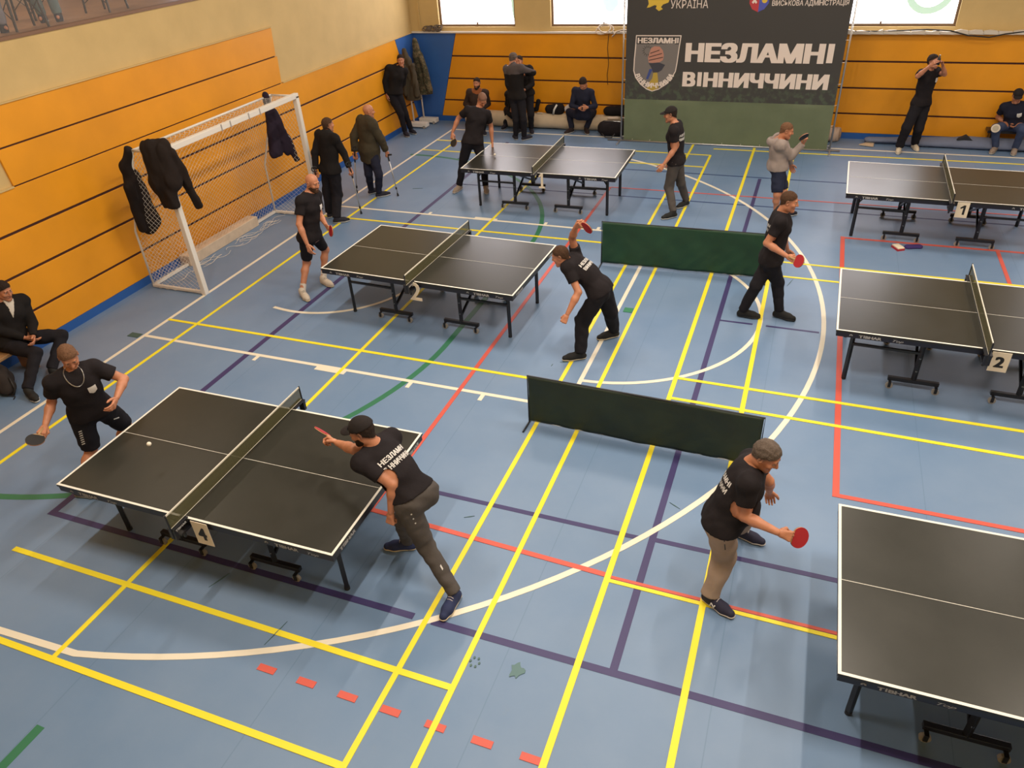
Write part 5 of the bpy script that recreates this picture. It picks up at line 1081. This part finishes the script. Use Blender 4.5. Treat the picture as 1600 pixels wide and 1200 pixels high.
# small things on the floor under the far right table
r = empty('score_pad', (1.52, 11.42, 0), .5); tag(r, 'small cream pad lying under the number 1 table', 'pad'); MB().box(-.05, .05, -.08, .08, .03, .045).build('page', M_CARD, r); MB().box(-.055, .055, -.085, .085, .0, .03).build('cover', M_RED, r)
lump('purple_cloth', 'crumpled purple cloth beside the cream pad under the number 1 table', 'cloth', (1.72, 11.50, 0), [((1.65, 11.48, .02), (1.8, 11.52, .02), .05, .05, (0, 0, 1), 1.6)], mat('purple', (.045, .025, .14), .9), .004, .009)
# things on the window ledge
def loops(name, label, cat, x, y, z, n, rad, m, th=.012, seed=1, sx=1.0):
    rn = random.Random(seed); r = empty(name, (x, y, z)); tag(r, label, cat); b = MB()
    for k in range(n):
        cx, cz = rn.uniform(-sx, sx), rad*rn.uniform(.3, .9); rr = rad*rn.uniform(.5, 1); tl = rn.uniform(-.6, .6)
        b.tube([(cx+rr*math.cos(t), rr*.4*math.sin(t)*math.cos(tl)+.0, cz+rr*.5*math.sin(t+tl)) for t in np.linspace(0, 2*PI, 18)[:-1]], th, 5, close=True)
    b.build('coil', m, r, smooth=True); return r
loops('cable_coil', 'tangled grey brown cable heap on the ledge in the left corner', 'cable', -8.55, 16.93, 2.05, 14, .10, mat('cable_brown', (.13, .10, .08), .7), .010, 4, .20)
loops('hoop_loop', 'white strap looped in a ring over the ledge left of the banner', 'strap', -4.42, 16.93, 1.93, 2, .22, mat('strap_white', (.62, .52, .42), .7), .013, 6, .04)
r = empty('white_strap', (-4.1, 16.93, 2.05)); tag(r, 'white strap trailing along the ledge left of the banner', 'strap'); MB().tube([(-.15, -.03, -.10), (-.05, -.03, .0), (.08, -.02, .03), (.35, 0, .0)], .016, 6).build('webbing', mat('strap_white', (1, 1, 1)), r, smooth=True)
r = empty('hanging_cable', (-4.35, 16.98, 0)); tag(r, 'thin dark cable hanging down the orange panels left of the banner', 'cable'); MB().tube([(.0, 0, 2.0), (-.02, 0, 1.7), (.01, 0, 1.4), (-.02, 0, 1.15), (0, 0, .95)], .006, 5).build('wire', M_RUBBER, r)
r = empty('cable', (1.9, 16.90, 2.06)); tag(r, 'dark cable sagging along the ledge right of the banner', 'cable'); MB().tube([(-1.4, 0, .0), (-.8, -.02, .01), (-.1, -.03, .04), (.3, -.04, .02), (.6, -.04, -.06), (.95, -.04, -.09), (1.2, -.04, -.03), (1.6, -.02, .02), (2.2, 0, 0)], .011, 6).build('wire', M_RUBBER, r, smooth=True)
r = empty('plastic_film', (1.2, 16.92, 2.04)); tag(r, 'torn pale film lying along the ledge under the right window', 'film')
b = MB(); rn = random.Random(9)
for k in range(15): x = -1.1+k*.24; b.prism([(x, -.02), (x+.26, -.03), (x+.22, .02+.04*rn.random()), (x+.1, .01+.05*rn.random()), (x, .03)], 'y', -.05, .03)
b.build('sheet', mat('film', (.66, .60, .52), .6), r)
# ---------------------------------------------------------------- gallery beyond the upper left opening
GZ = 3.59
g = MB().box(XW-3.2, XW-.28, YS, 13, GZ-.2, GZ+.005).box(XW-.28, XW-.045, YS, 13, GZ+.001, GZ+.005).build('floor_gallery', mat('gallery_wood', (.36, .19, .10), .35, noise=.15, nscale=2)); g.name = 'trim_3'; tag(g, 'brown floor of the upper gallery', kind='structure')
g = MB().box(XW-3.3, XW-3.2, YS, 13, GZ, CEIL).build('wall_gallery', mat('gallery_wall', (.45, .30, .20), .8)); tag(g, kind='structure')
g = MB().box(XW-.10, XW-.015, 3.0, 12.2, GZ-.02, GZ+.02).build('trim_4', mat('gallery_edge', (.22, .12, .07), .5)); tag(g, kind='structure')
area('gallery_lamp', (XW-1.6, 7.5, 6.9), .3, 3.0, 55, (1, .82, .62))
mg = bpy.data.materials.new('clear_glass'); mg.use_nodes = True; b = mg.node_tree.nodes['Principled BSDF']; b.inputs['Base Color'].default_value = (.8, .8, .8, 1); b.inputs['Roughness'].default_value = .08; b.inputs['Alpha'].default_value = .06
gl = empty('window_5', (XW-.06, 7.5, GZ)); tag(gl, kind='structure'); MB().box(-.006, .006, -4.5, 4.7, .02, 2.4).build('glass_pane', mg, gl)
M_CLEG = mat('chair_leg_dark', (.03, .02, .016), .4); M_CSEAT = mat('chair_seat_orange', (.60, .20, .04), .5)
def chair(x, y, rz, lab):
    r = empty('cafe_chair', (x, y, GZ+.005), rz); tag(r, lab, 'chair', 'cafe chairs on the gallery')
    q = MB().box(-.2, .2, -.2, .2, .43, .46).build('seat', M_CSEAT, r); bevel(q, .01, 2); q = MB().box(-.2, .2, .18, .21, .62, .86).build('backrest', M_CSEAT, r); bevel(q, .01, 2)
    for sx in (-1, 1):
        MB().tube([(sx*.2, -.19, 0), (sx*.17, -.17, .44)], .016, 8).build('leg', M_CLEG, r); MB().tube([(sx*.2, .21, 0), (sx*.18, .18, .44), (sx*.18, .2, .86)], .016, 8).build('leg', M_CLEG, r)
        MB().tube([(sx*.19, -.18, .12), (sx*.19, .2, .34)], .007, 6).build('brace', M_CLEG, r); MB().tube([(sx*.19, -.18, .34), (sx*.19, .2, .12)], .007, 6).build('brace', M_CLEG, r)
chair(-9.55, 7.45, 1.3, 'orange-seated chair on the gallery, between the two pairs of legs'); chair(-9.7, 8.95, 1.7, 'chair on the gallery, last one to the right'); 
chair(-10.3, 8.3, 1.5, 'chair standing behind on the gallery')
# ---------------------------------------------------------------- people
GREYTR = cloth('grey_trousers', (.085, .075, .070)); KHAKI = cloth('stone_trousers', (.36, .27, .21)); HOODG = cloth('hoodie_grey', (.30, .25, .23)); OLIVE = cloth('parka_olive', (.052, .042, .026)); YOKE = cloth('yoke_grey', (.085, .07, .07))
JEANS = cloth('jeans_blue', (.05, .07, .14)); WSOCK = cloth('sock_white', (.6, .55, .5)); CAPB = cloth('cap_black', (.022, .018, .018)); NAVYS = cloth('navy_shorts', (.02, .025, .05)); NJ = cloth('jacket_dark_orange', (.04, .025, .02)); BLK2 = cloth('black_jacket', (.013, .011, .011))
TB = ['НЕЗЛАМНІ', 'ВІННИЧЧИНИ']
rt1, _ = person('fore_right', 'man in black t-shirt and stone trousers with a red bat, bottom right', botc=KHAKI, hair='short', hairc='grey', print_back=TB, shoec=(.03, .03, .055), solec=(.6, .55, .5), h=.0095, belly=.03, bulk=1.06, hands=('grip', 'relaxed'), bot='baggy', laces=mat('lace_pale', (.5, .46, .45), .8))
bat('fore_right', 'red bat of the man in stone trousers', 'red')
rt2, _ = person('cap_player', 'bearded man in black cap and grey trousers reaching over the nearest table', botc=GREYTR, cap=CAPB, hair='buzz', hairc='dark', beard=True, print_back=TB, chest=True, shoec=(.03, .04, .10), solec=(.65, .55, .38), h=.0095, hemline=-.05, hands=('grip', 'fist'), laces=mat('lace_pale', (.5, .46, .45), .8))
bat('cap_player', 'bat seen edge-on in the hand of the capped player', 'red')
rt3, _ = person('front_left', 'man in black shorts with a silver chain at the left end of the nearest table', bot='shorts', hair='buzz', hairc='light', chest=True, shoec=(.1, .1, .12), h=.0095, bulk=1.1, hands=('grip', 'relaxed'))
J = JOINTS['front_left']; nk = Vector(J['neck']); hd = Vector(J['head']); az = math.radians(-30); fw_ = Vector((math.cos(az), math.sin(az), 0)); rt_ = Vector((fw_.y, -fw_.x, 0))
q = MB().tube([nk+rt_*.075*math.sin(t)+fw_*(.0+.150*(1-math.cos(t))/2)+Vector((0, 0, .055-.150*((1-math.cos(t))/2)**1.5)) for t in np.linspace(-PI, PI, 26)[:-1]], .0045, 6, close=True).build('neck_chain', M_GREYM); tag(q, 'silver neck chain on the man at the left end of the nearest table', 'necklace')
bat('front_left', 'black bat held low by the man with the neck chain', 'black')
person('seated_left', 'seated spectator in black jacket over a white t-shirt at the left edge', top='jacket', topc=BLK2, hair='short', hairc='dark', shoec=(.02, .02, .02), h=.0115, inner=WHT)
person('bald', 'bald bearded man in black polo and shorts at the end of the middle left table', bot='tights', hair=None, hairc='brown', beard=True, chest=True, socks=WSOCK, shoec=(.55, .48, .40), solec=(.65, .6, .5), h=.0105, bulk=1.05, hands=('relaxed', 'grip'), laces=mat('lace_dark', (.08, .07, .06), .8))
bat('bald', 'red bat held low by the bald player', 'red')
person('arm_up', 'man in black sportswear swinging his bat behind him at the middle left table', hair='buzz', hairc='brown', print_back=TB, shoec=(.02, .018, .02), solec=(.65, .6, .55), h=.0105, hands=('grip', 'fist'), bot='baggy')
bat('arm_up', 'red bat raised behind the man at the middle left table', 'red')
person('mid_right', 'man in black sportswear facing right with a red bat before the farther green barrier', hair='buzz', hairc='brown', print_back=TB, shoec=(.02, .018, .02), solec=(.02, .02, .02), h=.0105, hands=('grip', 'relaxed'))
bat('mid_right', 'round red bat held forward beside the farther green barrier', 'red')
person('cap_back', 'man in black cap walking left in front of the banner', botc=GREYTR, cap=CAPB, hair='buzz', hairc='dark', print_back=TB, shoec=(.02, .02, .02), h=.0125)
person('hoodie', 'player in grey hooded sweatshirt and navy shorts before the banner', top='hoodie', topc=HOODG, bot='shorts', botc=NAVYS, hair='buzz', hairc='light', hood=True, h=.0125, hands=('grip', 'relaxed'))
bat('hoodie', 'dark bat swung up by the player in the grey hooded sweatshirt', 'black')
person('server', 'man in black t-shirt bending over the far left table to serve', hair='stub' if False else 'buzz', hairc='stub', shoec=(.35, .28, .22), solec=(.6, .5, .42), h=.0125, bulk=1.05, hands=('grip', 'relaxed'))
bat('server', 'dark bat hanging from the hand of the bending server', 'black')
person('crutch_black', 'man in black jacket standing with crutches, back turned, beside the goal', top='jacket', topc=BLK2, bot='baggy', hair='buzz', hairc='brown', h=.0125, hands=('grip', 'grip'))
person('crutch_olive', 'man in olive parka leaning on crutches, back turned', top='parka', topc=OLIVE, botc=NAVY, hair=None, hairc='brown', h=.0125, hands=('grip', 'grip'))
person('leaning', 'man in black tracksuit leaning on the left wall by the blue corner', top='jacket', topc=BLK2, hair='buzz', hairc='dark', h=.0135)
person('grey_back', 'grey-haired man with his back turned, jacket with grey shoulders', top='jacket', topc=BLK2, yoke=YOKEG, hair='short', hairc='grey', h=.0135)
person('hidden_back', 'dark-clothed person standing hidden behind the grey-haired man', top='jacket', topc=BLK2, hair='buzz', hairc='dark', h=.0145)
person('seated_hidden', 'person seated on the roll behind the standing grey-haired man', top='jacket', topc=BLK2, hair='buzz', hairc='dark', h=.0145)
person('seated_orange', 'bearded man in dark jacket with orange lining seated by the back wall', top='jacket', topc=NJ, yoke=cloth('lining_orange', (.26, .085, .03)), hair='buzz', hairc='dark', beard=True, h=.0135)
person('seated_phone', 'man in navy pullover seated on the roll looking at his phone', top='longsleeve', topc=NAVY, botc=NAVY, hair='short', hairc='dark', h=.0135, shoec=(.03, .02, .02))
person('drinker', 'man in black standing before the right back wall, hands at his face', bot='baggy', hair='short', hairc='dark', chest=True, shoec=(.62, .54, .42), solec=(.66, .6, .5), h=.0130, socks=None)
person('seated_right', 'man in black cap and jeans seated at the right edge by the back wall', topc=NAVY, botc=JEANS, cap=CAPB, chest=True, hair='buzz', hairc='dark', shoec=(.30, .24, .20), h=.0135)
J = {k: np.array(v) for k, v in JOINTS['fore_right'].items() if isinstance(v, list) and len(v) == 3}; tv = CAM_P
def towards(p): return U(np.array(p)-tv)
def lerp(a, b, t): return a+(b-a)*t
M_ZIP = mat('zip_dark', (.03, .028, .03), .6)
for t_ in (.18, .48):
    c_ = lerp(J['hiR'], J['knR'], t_)+np.array([.02, -.05, 0]); cloth_mark(rt1, 'trousers', 'pocket_zip', c_, towards(c_), np.cross(towards(c_), J['knR']-J['hiR']), J['knR']-J['hiR'], .008, .085, M_ZIP, 'dark pocket zip')
J2 = {k: np.array(v) for k, v in JOINTS['cap_player'].items() if isinstance(v, list) and len(v) == 3}
c_ = lerp(J2['knL'], J2['anL'], .45); cloth_mark(rt2, 'trousers', 'small_logo', c_+np.array([.03, 0, 0]), towards(c_), np.cross(towards(c_), J2['anL']-J2['knL'])+.4*U(J2['anL']-J2['knL']), J2['anL']-J2['knL'], .016, .04, M_PRINT, 'small white mark')
for t_ in (.25, .36, .47):
    c_ = lerp(J2['hiL'], J2['knL'], t_); cloth_mark(rt2, 'trousers', 'stud', c_, towards(c_), np.cross(towards(c_), J2['knL']-J2['hiL']), J2['knL']-J2['hiL'], .012, .012, M_PRINT)
J3 = {k: np.array(v) for k, v in JOINTS['front_left'].items() if isinstance(v, list) and len(v) == 3}
for i_ in range(7):
    c_ = lerp(J3['hiR'], J3['knR'], .42+.06*i_)-U(np.cross(towards(J3['knR']), (0, 0, 1)))*.05; cloth_mark(rt3, 'shorts', 'print_mark', c_, towards(c_), np.cross(towards(c_), (0, 0, 1)), (0, 0, 1), .030, .011, M_PRINT, 'white lettering down the shorts', n=2)
c_ = lerp(J3['hiL'], J3['knL'], .62); cloth_mark(rt3, 'shorts', 'small_logo', c_, towards(c_), np.cross(towards(c_), (0, 0, 1)), (0, 0, 1), .05, .012, M_PRINT, 'small white mark', n=3)
# pale emblem on the near shoe of the man in stone trousers
a_, t_ = J['anR'], J['toR']-J['anR']; t_[2] = 0; t_ = U(t_); r_ = np.array([t_[1], -t_[0], 0]); sh_ = [c for c in rt1.children if c.name.startswith('shoe')][0]; b0 = np.array(rt1.location)
mb = MB(); q0 = a_+t_*.055+r_*.049-b0; zz = lambda u, z: Vector(q0+t_*u)+Vector((0, 0, z-.09))
mb.tube([zz(-.02, .045), zz(-.012, .075)], .005, 5).tube([zz(-.012, .075), zz(.012, .045)], .005, 5).tube([zz(.012, .045), zz(.02, .072)], .005, 5); mb.build('shoe_emblem', M_PRINT, sh_)
# visitors on the gallery
def stander(x, y, face, S=1.0):
    a = math.radians(face); F = Vector((math.cos(a), math.sin(a), 0)); R = Vector((F.y, -F.x, 0)); B = Vector((x, y, GZ+.005)); J = {'S': S, 'face': face, 'pitch': 0}
    def s(k, r, f, z): J[k] = list(B+R*r+F*f+Vector((0, 0, z)))
    s('pel', 0, 0, .93); s('neck', 0, -.02, 1.45); s('head', 0, .04, 1.63)
    for k, q in (('R', 1), ('L', -1)): s('sh'+k, .18*q, 0, 1.40); s('el'+k, .25*q, -.03, 1.13); s('wr'+k, .25*q, .10, .92); s('hi'+k, .09*q, 0, .90); s('kn'+k, .10*q, .03, .49); s('an'+k, .10*q, 0, .09); s('to'+k, .13*q, .15, .03)
    for k in J:
        if isinstance(J[k], list): J[k] = [float(v) for v in J[k]]
    return J
person('gallery_a', 'gallery visitor in grey jeans whose legs show at the top left corner', J=stander(-9.62, 7.08, -20), botc=cloth('grey_jeans', (.20, .19, .22)), h=.015, hairc='dark')
person('gallery_b', 'gallery visitor in teal trousers whose legs show near the top left', J=stander(-9.70, 7.98, -60), botc=cloth('teal_jeans', (.12, .17, .17)), h=.015, hairc='dark')
# phone, bottle and knee cap
q = MB().box(-.035, .035, -.005, .005, -.07, .07).build('phone', M_BLACK); q.location = Vector(JOINTS['seated_phone']['wrR'])*.5+Vector(JOINTS['seated_phone']['wrL'])*.5+Vector((0, -.13, .03)); q.rotation_euler = (1.0, 1.57, 0); bevel(q, .004, 2); tag(q, 'black phone in the hands of the seated man in navy', 'phone')
d = JOINTS['drinker']; c_ = (Vector(d['wrR'])+Vector(d['wrL']))/2+Vector((.02, -.02, .07)); q = empty('bottle', c_); tag(q, 'dark bottle held up by the man before the right back wall', 'bottle')
MB().tube([(0, 0, -.05), (0, 0, .06), (.0, 0, .085), (0, 0, .10)], [.030, .030, .014, .012], 14).build('flask', M_BLACK, q, smooth=True); MB().tube([(0, 0, .10), (0, 0, .12)], .014, 12).build('lid', M_GREYM, q)
k = Vector(JOINTS['seated_right']['knR']); q = empty('knee_cup', k+Vector((-.02, -.10, .02))); tag(q, 'pale round knee cup on the leg of the man at the right edge', 'prosthesis')
MB().disc((0, 0, 0), (-.25, -1, .35), .075, .05, 20).build('cup', mat('cup_pale', (.62, .55, .45), .5), q, smooth=False); MB().disc((-.006, -.026, .009), (-.25, -1, .35), .05, .006, 18).build('cup_face', mat('cup_grey', (.40, .36, .28), .5), q)
# crutches
def crutch(hand, tip, label):
    h_, t_ = Vector(hand), Vector(tip); d = (h_-t_).normalized(); r = empty('crutch', t_); tag(r, label, 'crutch', 'forearm crutches'); H = h_-t_
    side = d.cross(Vector((0, 0, 1))).normalized() if abs(d.z) < .999 else Vector((1, 0, 0)); f = side.cross(d).normalized()
    MB().tube([(0, 0, .03), H-d*.06], .011, 8).build('shaft', M_ALU, r, smooth=True); MB().tube([(0, 0, 0), d*.06], [.020, .014], 10).build('rubber_tip', M_RUBBER, r)
    MB().tube([H-f*.02, H+f*.09], .015, 8).build('hand_grip', M_RUBBER, r); MB().tube([H-d*.12, H+d*.05], .015, 8).build('grip_sleeve', M_RUBBER, r); MB().tube([H, H+d*.20-f*.03], .011, 8).build('upper_shaft', M_RUBBER, r)
    MB().tube([H+d*.2-f*.03+(side*math.cos(t)+f*math.sin(t))*.05 for t in np.linspace(-PI*.8, PI*.8, 12)], .010, 6).build('arm_cuff', M_RUBBER, r)
    MB().tube([d*.13, d*.17], .016, 8).build('adjuster', M_RUBBER, r)
cb, co = JOINTS['crutch_black'], JOINTS['crutch_olive']
def hp(J_, s_): w_, e_ = Vector(J_['wr'+s_]), Vector(J_['el'+s_]); return w_+(w_-e_).normalized()*.08
crutch(hp(cb, 'R'), TIPS['a'], 'crutch in the right hand of the man in the black jacket'); crutch(hp(cb, 'L'), TIPS['b'], 'crutch in the left hand of the man in the black jacket, half hidden')
crutch(hp(co, 'R'), TIPS['c'], 'crutch in the right hand of the man in the olive parka'); crutch(hp(co, 'L'), TIPS['d'], 'crutch in the left hand of the man in the olive parka')
